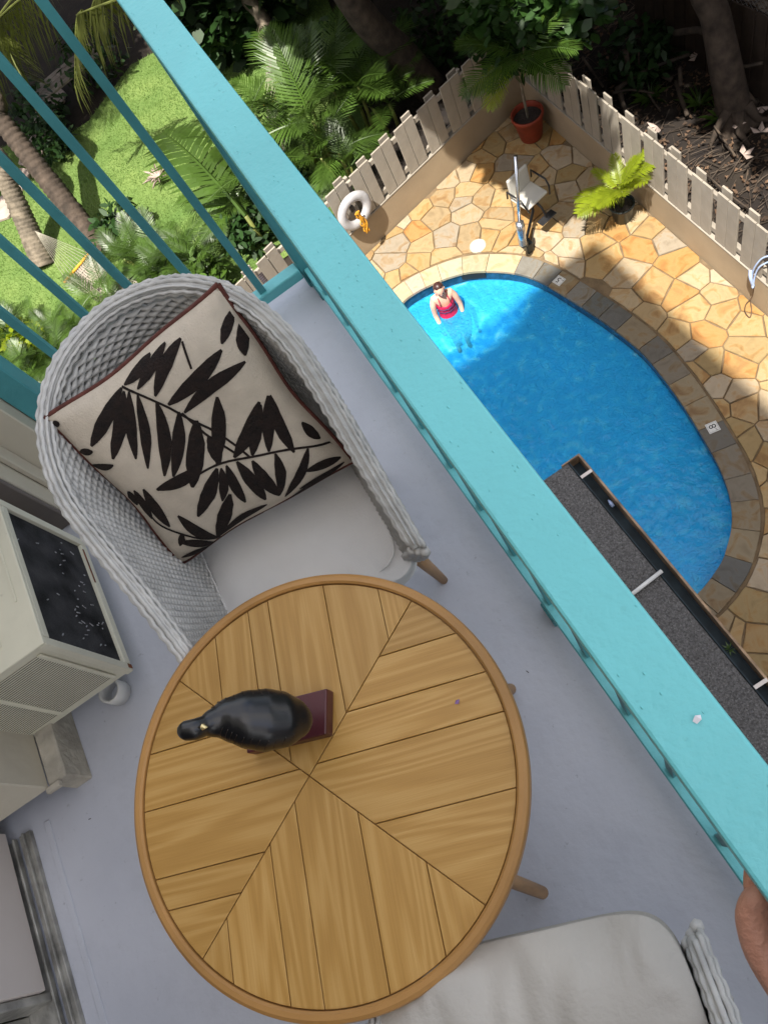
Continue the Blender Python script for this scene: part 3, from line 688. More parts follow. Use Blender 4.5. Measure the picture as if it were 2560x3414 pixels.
t = tag(MB().add([(0, 0, 0), (.004, .003, .002), (.009, .002, .0), (.005, -.003, .002)], [(0, 1, 2, 3)]).build('petal', M['ink']), 'tiny dark purple petal lying on the oak table top', 'petal'); t.location = (-0.187,0.360,0.633); t.scale = (1.3, 1.3, 1)

# ================================================================ BIRD STATUE
bs = empty('bird_statue', (-0.462,0.490,0.634), 'black lacquered bird figurine on a maroon wooden block, on the table', 'statue')
o0 = Vector((-0.462,0.490,0.634))
def rel(p): return Vector(p)-o0
c1 = rel((-0.556,0.487,0.634)); c2 = rel((-0.407,0.433,0.634)); c3 = rel((-0.366,0.506,0.667)); c3.z = 0
wv = (c3-c2); lv = (c2-c1)
poly = [c1, c2, c2+wv*.97, c1+wv*.97]
MB().prism([(p.x, p.y) for p in poly], .0, .033).build('wood_block', M['base_wood'], bs, bevel=.003)
path = [((-0.402,0.458,0.735), .012, .010), ((-0.410,0.457,0.748), .038, .030), ((-0.429,0.463,0.765), .054, .044), ((-0.453,0.474,0.785), .060, .048), ((-0.475,0.486,0.805), .055, .046), ((-0.497,0.496,0.822), .042, .038), ((-0.514,0.499,0.838), .027, .026), ((-0.526,0.498,0.852), .0185, .019), ((-0.537,0.498,0.862), .0195, .020), ((-0.550,0.503,0.866), .0185, .0185), ((-0.558,0.507,0.866), .012, .012), ((-0.562,0.509,0.866), .003, .003)]
pp = [rel(p[0]) for p in path]; fine = catmull(pp, 5); ra = []; rbb = []
for i in range(len(path)-1):
    for k in range(5):
        t_ = k/5; t_ = t_*t_*(3-2*t_)*.5 + t_*.5; ra.append(path[i][1]*(1-t_)+path[i+1][1]*t_); rbb.append(path[i][2]*(1-t_)+path[i+1][2]*t_)
ra.append(path[-1][1]); rbb.append(path[-1][2])
K = 24; vs = []; fs = []
for i, p in enumerate(fine):
    t_ = (fine[min(i+1, len(fine)-1)]-fine[max(0, i-1)]).normalized(); a = t_.cross(Vector((0, 0, 1))).normalized(); b = a.cross(t_)
    for j in range(K):
        th = 2*math.pi*j/K; vs.append(p+a*math.cos(th)*ra[i]*.86+b*math.sin(th)*rbb[i])
for i in range(len(fine)-1):
    for j in range(K): fs.append((i*K+j, i*K+(j+1) % K, (i+1)*K+(j+1) % K, (i+1)*K+j))
fs += [tuple(range(K))[::-1], tuple(range((len(fine)-1)*K, len(fine)*K))]
body = MB().add(vs, fs).build('body', M['bird'], bs, True)
rb = random.Random(2)
# carved scale ridges along both flanks
for sgn in (1, -1):
    mb = MB()
    for i in range(9, 31, 2):
        p = fine[i]; t_ = (fine[i+1]-fine[i-1]).normalized(); a = t_.cross(Vector((0, 0, 1))).normalized(); b = a.cross(t_)
        th = R(20)*1; cen = p + a*sgn*math.cos(th)*ra[i]*.86 + b*math.sin(th)*rbb[i]
        arc = [p + a*sgn*math.cos(th+w_)*ra[i]*.857 + b*math.sin(th+w_)*rbb[i]*.997 + t_*(.003*math.cos(w_*4)) for w_ in [k*.09-.40 for k in range(10)]]
        mb.tube(arc, .0007, 4)
    mb.build('carved_wing', M['bird_brown'], bs, True)
be = rel((-0.515,0.486,0.880)); bt = rel((-0.508,0.481,0.880))
MB().tube([be-(bt-be)*.3, be, bt], [.004, .0055, .0008], 10).build('beak', M['gold'], bs, True)
lg = rel((-0.452,0.474,0.700))
for dy in (-.014, .014): MB().tube([(lg.x*.6+.0, lg.y*.6+dy, .033), (lg.x*.4-.012, lg.y*.4+dy, .10)], .007, 8).build('leg', M['bird'], bs, True)

# ================================================================ WICKER CHAIRS
half = [(.283,.0,.585),(.290,.12,.645),(.297,.22,.70),(.305,.33,.77),(.305,.43,.835),(.278,.53,.88),(.222,.62,.908),(.130,.69,.922),(0,.722,.926)]
half = [(x*.90, y*.925, z-.005) for x, y, z in half]
rim = [(-x, y, z) for x, y, z in half] + [(x, y, z) for x, y, z in half[-2::-1]]
rimc = catmull(rim, 14)
# even resample
def resample(P, n):
    L = [0]
    for i in range(1, len(P)): L.append(L[-1]+(P[i]-P[i-1]).length)
    out = []; j = 0
    for k in range(n+1):
        d = L[-1]*k/n
        while j < len(L)-2 and L[j+1] < d: j += 1
        t = (d-L[j])/max(1e-9, L[j+1]-L[j]); out.append(P[j].lerp(P[j+1], t))
    return out, L[-1]
NS = 96
rims, RL = resample(rimc, NS*2)
ctr = Vector((0, .33, 0))
def shell(i, h, off=0):
    """i index along rim (float 0..2NS), h 0 (seat base) .. 1 (rim)"""
    k = min(int(i), NS*2-1); p = rims[k].lerp(rims[k+1], i-k)
    b = Vector((p.x*.77, .115 + (p.y)*.70, .345))
    q = b.lerp(Vector((p.x, p.y, p.z)), h)
    bulge = math.sin(h*math.pi)*.012
    o = Vector((p.x, (p.y-.30)*.8, 0)); o = o.normalized() if o.length > .01 else Vector((0, 1, 0))
    return q + o*(bulge+off)
def make_chair(cm):
    root = empty('wicker_chair', (0, 0, 0))
    for nm, off, rows in (('inner_weave', -.011, 56), ('outer_weave', .012, 36)):
        w = MB()
        for r_ in range(rows):
            h0 = (r_+.5)/rows; pts = []
            for i in range(NS*2+1):
                amp = .0045*math.sin(math.pi*(i/2 + r_)) if False else .0048*math.cos(math.pi*(i/2.0)+math.pi*r_)
                z_w = h0*.965
                pts.append(shell(i, z_w, off+amp))
            w.tube(pts, [(.0060 if off < 0 else .0088)*(1+.34*max(0, (rims[min(q, NS*2)].z-.6)/.33)) for q in range(len(pts))], 5, True, .52)
        tag(w.build(nm, M['wicker'], root, True), kind='stuff')
    st = MB()
    for i in range(1, NS*2, 2):
        st.tube([shell(i, h/5*.96, 0) for h in range(6)], .0035, 4, False)
    tag(st.build('stakes', M['wicker'], root, True), kind='stuff')
    core = MB(); core.tube([p for p in rims[::4]], .0135, 8); core.build('rim_core', M['wicker'], root, True)
    rw = MB()
    for k in range(7):
        th = math.pi*(-.15+1.3*k/6); pts = []
        for i in range(0, NS*2+1):
            p = rims[i]; o = Vector((p.x, (p.y-.30)*.8, 0)).normalized()
            rr = .0155 + .0020*math.cos(math.pi*i/1.6+k*2.1)
            pts.append(p + o*math.cos(th)*rr*1.15 + Vector((0, 0, 1))*math.sin(th)*rr)
        rw.tube(pts, .0056, 5, True, .55)
    tag(rw.build('rim_weave', M['wicker'], root, True), kind='stuff')
    ap_ = MB()
    for r_ in range(8):
        z = .335+.0095*r_
        ap_.tube([(x*.0098*2, .098-.010*math.cos(x*.22)+.004*math.cos(math.pi*x+math.pi*r_), z) for x in range(-11, 12)], .0065, 5, True, .7)
    tag(ap_.build('front_apron', M['wicker'], root, True), kind='stuff')
    MB().box((-.20, .11, .335), (.20, .56, .365)).build('seat_frame', M['wicker'], root, bevel=.02)
    for ii, nm in ((0, 'arm_end'), (NS*2-.001, 'arm_end')):
        mb = MB()
        for off in (-.014, .0, .014):
            mb.tube([shell(ii, h/10, off)+Vector((0, -.006-.003*(h % 2), 0)) for h in range(11)], .0105, 6)
        mb.build(nm, M['wicker'], root, True)
    for sx in (-1, 1):
        for y in (.16, .54):
            MB().tube([(sx*.205, y, .35), (sx*.225, y+(-.012 if y < .3 else .02), .0)], [.022, .0115], 14).build('leg', M['legwood'], root, True)
    # cushion
    bm = bmesh.new(); bmesh.ops.create_cube(bm, size=1); me = bpy.data.meshes.new('seat_cushion')
    bmesh.ops.subdivide_edges(bm, edges=bm.edges, cuts=35, use_grid_fill=True)
    for v_ in bm.verts:
        x, y, z = v_.co*2
        w_ = .236; l_ = .288
        k_ = 1-.06*max(0, y)**2
        # rounded square footprint
        e_ = 8; n_ = (abs(x)**e_+abs(y)**e_)**(1/e_); m_ = max(abs(x), abs(y)); f_ = m_/n_ if n_ > 0 else 1
        X = x*f_*w_*k_; Y = y*f_*l_
        ed = max(0, 1-m_); puff = (1-(1-min(1, ed*2.2))**2.4)
        Z = z*(.022+.034*puff)
        if z > 0: Z += .004*math.sin(x*9+y*3)*math.exp(-(ed*4)**2)*2 + .004*math.sin(y*5+x*2.3) + .0045*math.exp(-((ed-.16)/.10)**2)*max(0, math.sin((x if abs(y) > abs(x) else y)*34+2*math.sin(x*5+y*4)))**2 + .003*max(0, math.sin(3.2*(x+.55*y)*3+1.1))**8
        v_.co = (X*(1-.06*max(0, y)), Y+.325, Z+.392)
    bm.to_mesh(me); bm.free(); me.polygons.foreach_set('use_smooth', [True]*len(me.polygons))
    sp = [Vector((.236*.89*math.copysign(abs(math.cos(a_))**.25, math.cos(a_)), .325+.288*.89*math.copysign(abs(math.sin(a_))**.25, math.sin(a_)), .4325)) for a_ in [k*math.pi/36 for k in range(73)]]
    cu = obj('seat_cushion', me, cm, root); MB().tube(sp, .0022, 6, False).build('seam', cm, cu, True); sd = cu.modifiers.new('sub', 'SUBSURF'); sd.levels = 1; sd.render_levels = 1
    return root
ch = make_chair(M['cushion'])
tag(ch, 'grey wicker tub chair with a leaf patterned pillow and white seat cushion', 'chair', 'wicker chairs at the round table')
ch.location = (-.352, .680, 0); ch.rotation_euler = (0, 0, R(-1))
def copy_tree(o, parent=None):
    c = o.copy(); C.objects.link(c); c.parent = parent
    for q in list(o.children): copy_tree(q, c)
    return c
c2_ = copy_tree(ch)
c2_['label'] = 'grey wicker tub chair with a bare warm grey cushion in front of the camera'
c2_.location = (-.310, -.045, 0); c2_.rotation_euler = (0, 0, R(180-17))
for q in c2_.children:
    if q.name.startswith('seat_cushion'):
        for z_ in list(q.children): bpy.data.objects.remove(z_)
        q.data = q.data.copy(); q.data.materials[0] = M['cushion2']
        for v_ in q.data.vertices:
            x, y = v_.co.x/.232, (v_.co.y-.325)/.285
            if v_.co.z > .385: v_.co.z += .0035*math.exp(-((y+.62)/.28)**2)*math.sin(x*19+3*math.sin(x*4)+y*2.2)*(1 if x < .8 else 0) + .005*math.exp(-((x-.75*y-.2)/.09)**2)*(1 if abs(y) < .8 else 0); q.location = (.012, -.095, .03); q.scale = (1.05, 1.05, 1.38)

# ================================================================ PILLOW
PT = Vector((-0.120,1.212,0.930)); PL = Vector((-0.560,1.224,0.905)); PB = Vector((-0.583,1.018,0.505)); PR = Vector((-0.114,0.954,0.540))
pn = (PR-PL).cross(PT-PB).normalized()
if pn.z < 0: pn = -pn
def pil(a, b, side=1, lift=0):
    """a,b in 0..1: a from top-left side towards right, b downwards; corners T(0,0) R(1,0) L(0,1) B(1,1)"""
    x, y = a*2-1, b*2-1
    # pinch edges inward between corners
    x2 = x*(1-(.05+.02*math.sin(y*4))*(1-y*y)*x*x); y2 = y*(1-(.05+.02*math.sin(x*5+1))*(1-x*x)*y*y)
    A, B_ = (x2+1)/2, (y2+1)/2
    p = PT*(1-A)*(1-B_)+PR*A*(1-B_)+PL*(1-A)*B_+PB*A*B_
    h = max(0, (1-x**4))*max(0, (1-y**4)); h = h**.55
    h *= 1+.06*math.sin(x*5+y*3)+.05*math.sin(y*9-x*4)+.035*math.sin(x*13+y*11)*abs(x*y)
    return p + pn*side*(.062*h+.002) + pn*lift
pw = empty('throw_pillow', tuple((PT+PB)/2), 'cream throw pillow embroidered with black leaves propped on the wicker chair', 'pillow')
oc = (PT+PB)/2
NN = 36; vs = []; fs = []
for sd in (1, -1):
    b0 = len(vs)
    for i in range(NN+1):
        for j in range(NN+1): vs.append(pil(i/NN, j/NN, sd)-oc)
    for i in range(NN):
        for j in range(NN):
            q = (b0+i*(NN+1)+j, b0+(i+1)*(NN+1)+j, b0+(i+1)*(NN+1)+j+1, b0+i*(NN+1)+j+1); fs.append(q if sd < 0 else q[::-1])
MB().add(vs, fs).build('cover', M['pillow_cloth'], pw, True)
loop = [pil(t/20, 0, 0) for t in range(20)]+[pil(1, t/20, 0) for t in range(20)]+[pil(1-t/20, 1, 0) for t in range(20)]+[pil(0, 1-t/20, 0) for t in range(21)]
MB().tube([p-oc for p in loop], .0055, 6, False).build('piping', M['piping'], pw, True)
# leaf pattern laid out on the cover (crop coordinates mapped to the square)
KT = (745,120); KL = (65,640); KB = (600,1220); KR = (1280,815)
def solve(px, py):
    a = b = .5
    for _ in range(25):
        f = [KT[k]*(1-a)*(1-b)+KR[k]*a*(1-b)+KL[k]*(1-a)*b+KB[k]*a*b for k in (0, 1)]
        fa = [(KR[k]-KT[k])*(1-b)+(KB[k]-KL[k])*b for k in (0, 1)]; fb = [(KL[k]-KT[k])*(1-a)+(KB[k]-KR[k])*a for k in (0, 1)]
        ex, ey = px-f[0], py-f[1]; D = fa[0]*fb[1]-fa[1]*fb[0]
        a += (ex*fb[1]-ey*fb[0])/D; b += (fa[0]*ey-fa[1]*ex)/D
    return min(.985, max(.015, a)), min(.985, max(.015, b))
leaves = [(365,470,245,700,55),(375,480,330,735,55),(395,480,420,730,42),(430,490,465,765,42),(505,510,530,790,52),(590,545,565,790,50),(655,580,640,830,72),(735,490,735,745,58),(700,640,745,745,50),(900,510,800,720,60),(905,520,870,710,55),(935,490,935,700,48),(945,490,1035,715,50),(1070,605,1140,680,35),(755,320,550,520,58),(845,365,610,550,52),(600,290,500,490,50),(540,310,430,470,40),(480,350,375,460,40),(810,190,755,300,42),(830,240,845,345,50),(1090,705,1015,915,42),(960,710,990,900,42),(870,730,990,900,48),(810,735,935,910,50),(770,750,855,915,42),(735,760,665,960,58),(750,760,762,900,38),(495,850,680,745,50),(790,870,760,1090,62),(580,960,755,1085,48),(945,940,770,1080,40),(960,1025,775,1105,45),(590,1085,750,1118,40),(600,1170,740,1130,30),(600,1210,740,1150,30),(375,870,400,940,42),(400,860,465,990,40),(440,850,545,1015,48),(1085,800,1225,775,42),(1070,890,1240,800,35),(1040,940,1230,850,40),(235,790,330,760,30),(190,745,250,720,30),(600,1040,592,1105,30),(120,640,95,660,26)]
stems = [[(365,465),(530,520),(640,580),(720,620),(800,670),(860,715)],[(500,850),(620,800),(740,745),(900,710),(1050,700),(1200,705)],[(780,900),(775,1000),(765,1100)],[(605,300),(640,390)],[(370,880),(440,950),(500,1010),(620,1050),(760,1090)],[(600,550),(700,640),(800,700)]]
lp = MB(); rl = random.Random(9)
for x0, y0, x1, y1, w in leaves:
    L_ = math.hypot(x1-x0, y1-y0); nx, ny = -(y1-y0)/L_, (x1-x0)/L_; n_ = 9; vs = []; fs = []
    bow = rl.uniform(-.06, .06)*L_
    for k in range(n_+1):
        t_ = k/n_; ww = w*.51*(math.sin(math.pi*(t_*.94+.03))**.75); cxp = x0+(x1-x0)*t_+nx*bow*math.sin(t_*math.pi); cyp = y0+(y1-y0)*t_+ny*bow*math.sin(t_*math.pi)
        for s_ in (-1, 0, 1):
            a, b = solve(cxp+nx*ww*s_*(1+rl.uniform(-.08, .08)), cyp+ny*ww*s_); vs.append(pil(a, b, 1, .0018 if s_ else .0030)-oc)
    for k in range(n_):
        for q in (0, 1): fs.append((k*3+q, k*3+q+1, k*3+q+4, k*3+q+3))
    lp.add(vs, fs)
for st_ in stems:
    P_ = catmull([(x, y, 0) for x, y in st_], 8); vs = []; fs = []
    for k, p in enumerate(P_):
        t_ = (P_[min(k+1, len(P_)-1)]-P_[max(0, k-1)]).normalized()
        for s_ in (-1, 1):
            a, b = solve(p.x-t_.y*4.5*s_, p.y+t_.x*4.5*s_); vs.append(pil(a, b, 1, .0028)-oc)
    for k in range(len(P_)-1): fs.append((2*k, 2*k+1, 2*k+3, 2*k+2))
    lp.add(vs, fs)
lo = lp.build('embroidered_leaves', M['embroidery'], pw, True)

# ================================================================ PEOPLE
def skinmesh(name, verts, edges, m, root=0, sub=2, parent=None):
    me = bpy.data.meshes.new(name); me.from_pydata([v[:3] for v in verts], edges, []); o = bpy.data.objects.new(name, me); C.objects.link(o)
    md = o.modifiers.new('skin', 'SKIN'); md.use_smooth_shade = True
    for i, v_ in enumerate(verts):
        r_ = v_[3]; me.skin_vertices[0].data[i].radius = (r_, v_[4] if len(v_) > 4 else r_); me.skin_vertices[0].data[i].use_root = (i == root)
    sb = o.modifiers.new('sub', 'SUBSURF'); sb.levels = sub; sb.render_levels = sub
    bpy.context.view_layer.update()
    nm = bpy.data.meshes.new_from_object(o.evaluated_get(bpy.context.evaluated_depsgraph_get())); bpy.data.objects.remove(o)
    nm.name = name; nm.materials.clear(); nm.materials.append(m); nm.polygons.foreach_set('use_smooth', [True]*len(nm.polygons))
    return obj(name, nm, m, parent)
# swimmer, standing waist-deep
sw = empty('person', (1.46, 6.56, DZ-1.03), 'person in a crimson swimsuit standing waist deep in the sunlit end of the pool', 'person', rz=R(-12)); sw.scale = (.82, .82, .84)
bz = DZ-1.45
V_ = [(0,0,.93,.15,.12),(0,0,1.12,.125,.10),(0,.0,1.28,.14,.11),(0,.0,1.40,.12,.085),(0,-.01,1.46,.058,.055),(0,-.03,1.53,.050,.050),
      (.14,0,1.40,.062),(-.14,0,1.40,.062),(.19,-.03,1.30,.052),(-.19,-.03,1.30,.052),(.215,-.05,1.10,.042),(-.215,-.04,1.09,.042),(.195,-.12,.93,.032),(-.205,-.15,.93,.032),(.185,-.16,.87,.034,.018),(-.205,-.21,.88,.034,.018),
      (.09,0,.80,.092),(-.09,0,.80,.092),(.09,-.02,.45,.062),(-.09,-.02,.45,.062),(.09,0,.08,.040),(-.09,0,.08,.040),(.10,-.14,.04,.034),(-.10,-.14,.04,.034)]
E_ = [(0,1),(1,2),(2,3),(3,4),(4,5),(3,6),(3,7),(6,8),(7,9),(8,10),(9,11),(10,12),(11,13),(12,14),(13,15),(0,16),(0,17),(16,18),(17,19),(18,20),(19,21),(20,22),(21,23)]
skinmesh('body', V_, E_, M['skin2'], 0, 2, sw)
def ellipsoid(mb, c, r, nu=20, nv=14, f=None, zmin=-1.1):
    vs = []; fs = []
    for j in range(nv+1):
        ph = -math.pi/2+math.pi*j/nv
        for i in range(nu):
            th = 2*math.pi*i/nu; p = Vector((math.cos(ph)*math.cos(th), math.cos(ph)*math.sin(th), math.sin(ph)))
            if f: p = f(p)
            vs.append((c[0]+p.x*r[0], c[1]+p.y*r[1], c[2]+p.z*r[2]))
    for j in range(nv):
        for i in range(nu): fs.append((j*nu+i, j*nu+(i+1) % nu, (j+1)*nu+(i+1) % nu, (j+1)*nu+i))
    mb.add(vs, fs); return mb
def head(parent, c, m, hm, tilt, s=1.0):
    e_ = MB()
    def face(p):
        q = p.copy()
        if q.y < 0 and q.z < 0: q.x *= 1-.28*(-q.z); q.y *= 1+.06*(-q.z)
        if abs(q.x) < .2 and q.y < -.8 and -.35 < q.z < .15: q.y -= .14*(1-abs(q.x)/.2)
        if abs(abs(q.x)-.36) < .16 and q.y < -.6 and 0 < q.z < .25: q.y += .07
        return q
    ellipsoid(e_, (0, 0, 0), (.075*s, .092*s, .112*s), 28, 22, face)
    h = e_.build('head', m, parent, True); h.location = c; h.rotation_euler = tilt
    def hf(p):
        q = p.copy()
        if q.y < -.05 and q.z < .55: q.y = -.05
        return q
    hh = MB(); ellipsoid(hh, (0, .018*s, .014*s), (.083*s, .092*s, .113*s), 24, 18, hf); hh.build('hair', hm, h, True)
    for sx in (-1, 1):
        ellipsoid(MB(), (sx*.028*s, -.083*s, .012*s), (.011*s, .006*s, .006*s), 8, 6).build('eye', M['black'], h, True)
        ellipsoid(MB(), (sx*.075*s, .0, -.005*s), (.010*s, .018*s, .028*s), 8, 6).build('ear', m, h, True)
    ellipsoid(MB(), (0, -.080*s, -.058*s), (.022*s, .008*s, .006*s), 8, 6).build('mouth', M['suit'], h, True)
    return h
head(sw, (0, -.05, 1.60), M['skin2'], M['hair'], (R(14), 0, 0), 1.05)
for sx in (-1, 1):
    mb = MB()
    for k in range(5):
        a_ = (k-2)*.22; b_ = Vector((sx*.195+math.sin(a_)*.022, (-.172 if sx > 0 else -.222)-.008*math.cos(a_*2), .865))
        mb.tube([b_, b_+Vector((math.sin(a_)*.03, -.035-.008*math.cos(a_*3), -.01)), b_+Vector((math.sin(a_)*.042, -.062-.01*math.cos(a_*3), -.03))], [.0085, .0075, .005], 6)
    mb.build('fingers', M['skin2'], sw, True)
def torso_ring(z, rx, ry, cy=0, n=28): return [(rx*math.cos(2*math.pi*i/n), cy+ry*math.sin(2*math.pi*i/n), z) for i in range(n)]
prof = [(.80,.158,.142),(.86,.170,.150),(.93,.166,.142),(1.02,.150,.130),(1.12,.142,.122),(1.22,.152,.130),(1.29,.157,.136),(1.33,.150,.128)]
vs = []; 
for z, a, b in prof: vs += torso_ring(z, a, b)
n_ = 28
for i in range(n_):                      # scooped neckline
    ang = 2*math.pi*i/n_; k_ = math.sin(ang); x_ = math.cos(ang)
    q = vs[7*n_+i]; vs[7*n_+i] = (q[0], q[1], q[2] - (.055 if k_ < -.5 else .0) + .035*abs(x_))
fs = [(j*n_+i, j*n_+(i+1) % n_, (j+1)*n_+(i+1) % n_, (j+1)*n_+i) for j in range(7) for i in range(n_)]
MB().add(vs, fs).build('swimsuit', M['suit'], sw, True)
for sx in (-1, 1): MB().tube([(sx*.085, -.120, 1.30), (sx*.075, -.085, 1.42), (sx*.075, .0, 1.475), (sx*.07, .09, 1.40), (sx*.06, .115, 1.28)], .007, 6).build('strap', M['suit'], sw, True)
for z_ in (1.13, 1.20):
    MB().tube([(.150*math.cos(t_*.2), .005+.138*math.sin(t_*.2), z_+.012*math.sin(t_*2.3)) for t_ in range(16, 31)], .010, 6).build('ruffle', M['suit_dark'], sw, True)

# person holding the camera: hand closed on the handrail, arm, body below and behind the view
ph = empty('person', (-.16, -.62, 0), 'person in pale blue clothing gripping the teal handrail at the lower right', 'person')
po = Vector((-.16, -.62, 0))
hx = (0.023,-0.077,1.085)
H0 = Vector(hx)
wr = Vector((0.005,-0.120,1.060)); el = Vector((.035, -.40, 1.10)); sh = Vector((-.02, -.66, 1.46))
def V4(p, *r): q = Vector(p)-po; return (q.x, q.y, q.z, *r)
knu = Vector((.048, -.070, 1.105)); palm = (H0+wr)/2
verts = [V4((-.16, -.68, 1.00), .15, .11), V4((-.16, -.68, 1.25), .14, .10), V4((-.16, -.68, 1.43), .13, .09), V4((-.16, -.68, 1.52), .055), V4((-.16, -.66, 1.60), .052),
         V4(sh, .058), V4(el, .043), V4(el.lerp(wr, .6), .036, .034), V4(wr, .024, .021), V4(wr.lerp(H0, .55), .028, .018), V4(H0, .027, .016), V4(knu, .026, .013),
         V4((-.34, -.66, 1.44), .058), V4((-.38, -.58, 1.18), .045), V4((-.27, -.38, 1.32), .036), V4((-.22, -.28, 1.42), .030),
         V4((-.08, -.68, .85), .10), V4((-.24, -.68, .85), .10), V4((-.08, -.66, .48), .06), V4((-.24, -.66, .48), .06), V4((-.08, -.68, .09), .042), V4((-.24, -.68, .09), .042), V4((-.08, -.54, .05), .036), V4((-.24, -.54, .05), .036)]
edges = [(0,1),(1,2),(2,3),(3,4),(2,5),(5,6),(6,7),(7,8),(8,9),(9,10),(10,11),(2,12),(12,13),(13,14),(14,15),(0,16),(0,17),(16,18),(17,19),(18,20),(19,21),(20,22),(21,23)]
skinmesh('body', verts, edges, M['skin'], 0, 2, ph)
head(ph, (0, 0, 1.70), M['skin'], M['hair'], (0, 0, math.pi), 1.0)
# fingers wrap over the outside of the rail, thumb along the inner side
base = Vector(H0)
for k in range(4):
    y0 = base.y + .030 - k*.021; r_ = (.0095, .010, .0095, .008)[k]
    pts = [(.040, y0, 1.100), (.056, y0+.004, 1.113-.030), (.085, y0+.006, 1.071), (.105, y0+.006, 1.088), (.112, y0+.005, 1.108+(.01 if k in (1, 2) else 0))]
    skinmesh('finger', [V4(p, r_*(1-.06*i_)) for i_, p in enumerate(pts)], [(0,1),(1,2),(2,3),(3,4)], M['skin'], 0, 2, ph)
th = [(H0.x-.002, H0.y-.02, 1.080), (.034, H0.y+.012, 1.092), (.046, H0.y+.026, 1.098), (.060, H0.y+.034, 1.100)]
skinmesh('thumb', [V4(p, .0135-.0015*i_) for i_, p in enumerate(th)], [(0,1),(1,2),(2,3)], M['skin'], 0, 2, ph)
cl = [V4((-.16, -.68, .92), .185, .14), V4((-.16, -.67, 1.15), .175, .13), V4((-.16, -.68, 1.40), .16, .115), V4(sh, .082), V4(sh.lerp(el, .42), .068), V4((-.34, -.66, 1.44), .082), V4((-.37, -.61, 1.30), .068), V4((-.16, -.68, 1.49), .07)]
skinmesh('shirt', cl, [(0,1),(1,2),(2,3),(3,4),(2,5),(5,6),(2,7)], M['shirt'], 0, 2, ph)
skinmesh('shorts', [V4((-.16, -.68, .90), .165, .125), V4((-.08, -.68, .82), .112), V4((-.24, -.68, .82), .112), V4((-.075, -.67, .56), .095), V4((-.245, -.67, .56), .095)], [(0,1),(0,2),(1,3),(2,4)], M['suit_dark'], 0, 2, ph)

# ================================================================ POOLSIDE THINGS
# pool lift
pl = empty('pool_lift', (2.70, 6.50, DZ), 'pool lift with a chrome mast and white seat standing at the pool edge', 'pool lift')
lo_ = Vector((2.70, 6.50, DZ))
def rl_(p): return Vector(p)-lo_
MB().box((-.05, -.10, 0), (.05, .10, .16)).build('base_clamp', M['black_plastic'], pl, bevel=.012)
MB().tube([(0, -.02, .10), rl_((2.576,6.310,-5.850))], .040, 12).build('anchor_sleeve', M['black_plastic'], pl, True)
MB().tube([rl_((2.576,6.310,-5.850)), rl_((2.622,6.353,-5.600)), rl_((2.637,6.386,-5.550))], [.05, .055, .05], 16).build('actuator_housing', M['chrome'], pl, True)
MB().tube([rl_((2.638,6.384,-5.560)), rl_((2.759,6.505,-5.250)), rl_((2.878,6.598,-4.850))], .022, 12).build('mast', M['chrome'], pl, True)
sc_ = Vector((3.013,6.780,-5.750)); q0 = rl_(sc_)
Mz = Matrix.Translation(q0) @ Matrix.Rotation(R(10), 4, 'Z') @ Matrix.Scale(.86, 4)
MB().box((-.20, -.17, -.02), (.20, .20, .03), Mz).build('seat', M['seatwhite'], pl, bevel=.03, seg=3)
MB().box((-.19, .165, .02), (.19, .215, .36), Mz).build('seat_back', M['seatwhite'], pl, bevel=.02, seg=3)
for sx in (-1, 1): MB().tube([Mz @ Vector(p) for p in ((sx*.235, .20, .06), (sx*.235, .18, .20), (sx*.235, -.12, .20), (sx*.23, -.18, .10), (sx*.20, -.20, -.02))], .012, 8).build('armrest', M['blackmetal'], pl, True)
MB().box((-.14, -.36, -.26), (.14, -.24, -.24), Mz).build('footrest', M['blackmetal'], pl, bevel=.004)
MB().tube([Mz @ Vector(p) for p in ((0, -.1, -.02), (0, -.22, -.08), (0, -.30, -.24))], .014, 8).build('leg_bar', M['blackmetal'], pl, True)
MB().tube([Mz @ Vector((0, 0, -.03)), Mz @ Vector((0, 0, -.30)), Vector((0, 0, .12))], .02, 8).build('support_arm', M['blackmetal'], pl, True)
# life ring with rope
lx = (1.151,8.075,-5.390)
rg_ = empty('life_ring', lx, 'white life ring with yellow rope hanging on the cream board fence', 'life ring', None, math.atan2(fd.y, fd.x))
rg_.location = (lx[0]+.03, lx[1]-.10, lx[2])
vs = []; fs = []
for i in range(32):
    a = 2*math.pi*i/32
    for j in range(12):
        b = 2*math.pi*j/12; rr = .200+.066*math.cos(b); vs.append((rr*math.cos(a), .048*math.sin(b), rr*math.sin(a)))
for i in range(32):
    for j in range(12): fs.append((i*12+j, ((i+1) % 32)*12+j, ((i+1) % 32)*12+(j+1) % 12, i*12+(j+1) % 12))
MB().add(vs, fs).build('ring', M['rubberring'], rg_, True)
rr = random.Random(6)
for k in range(6):
    pts = [(rr.uniform(-.03, .03)+.02*math.sin(t_*.9+k), -.06-rr.uniform(0, .02), .03-.065*t_+.0) for t_ in range(7)]
    MB().tube(catmull(pts, 4), .010, 6).build('rope_coil', M['rope'], rg_, True)
MB().box((-.025, .03, -.03), (.025, .09, .05)).build('hook', M['blackmetal'], rg_)
# notice on the fence
nx = (-0.207,7.927,-5.350)
no = empty('notice_sign', (nx[0], nx[1]-.02, nx[2]), 'white notice sheet with faint purple print on the board fence', 'sign', None, math.atan2(fd.y, fd.x))
MB().box((-.15, -.006, -.20), (.15, .0, .20)).build('board', M['paper'], no)
for k in range(9): MB().box((-.12, -.0075, .15-k*.036), (.12-(.05 if k % 3 else 0), -.0062, .158-k*.036)).build('print_line', M['ink'], no)

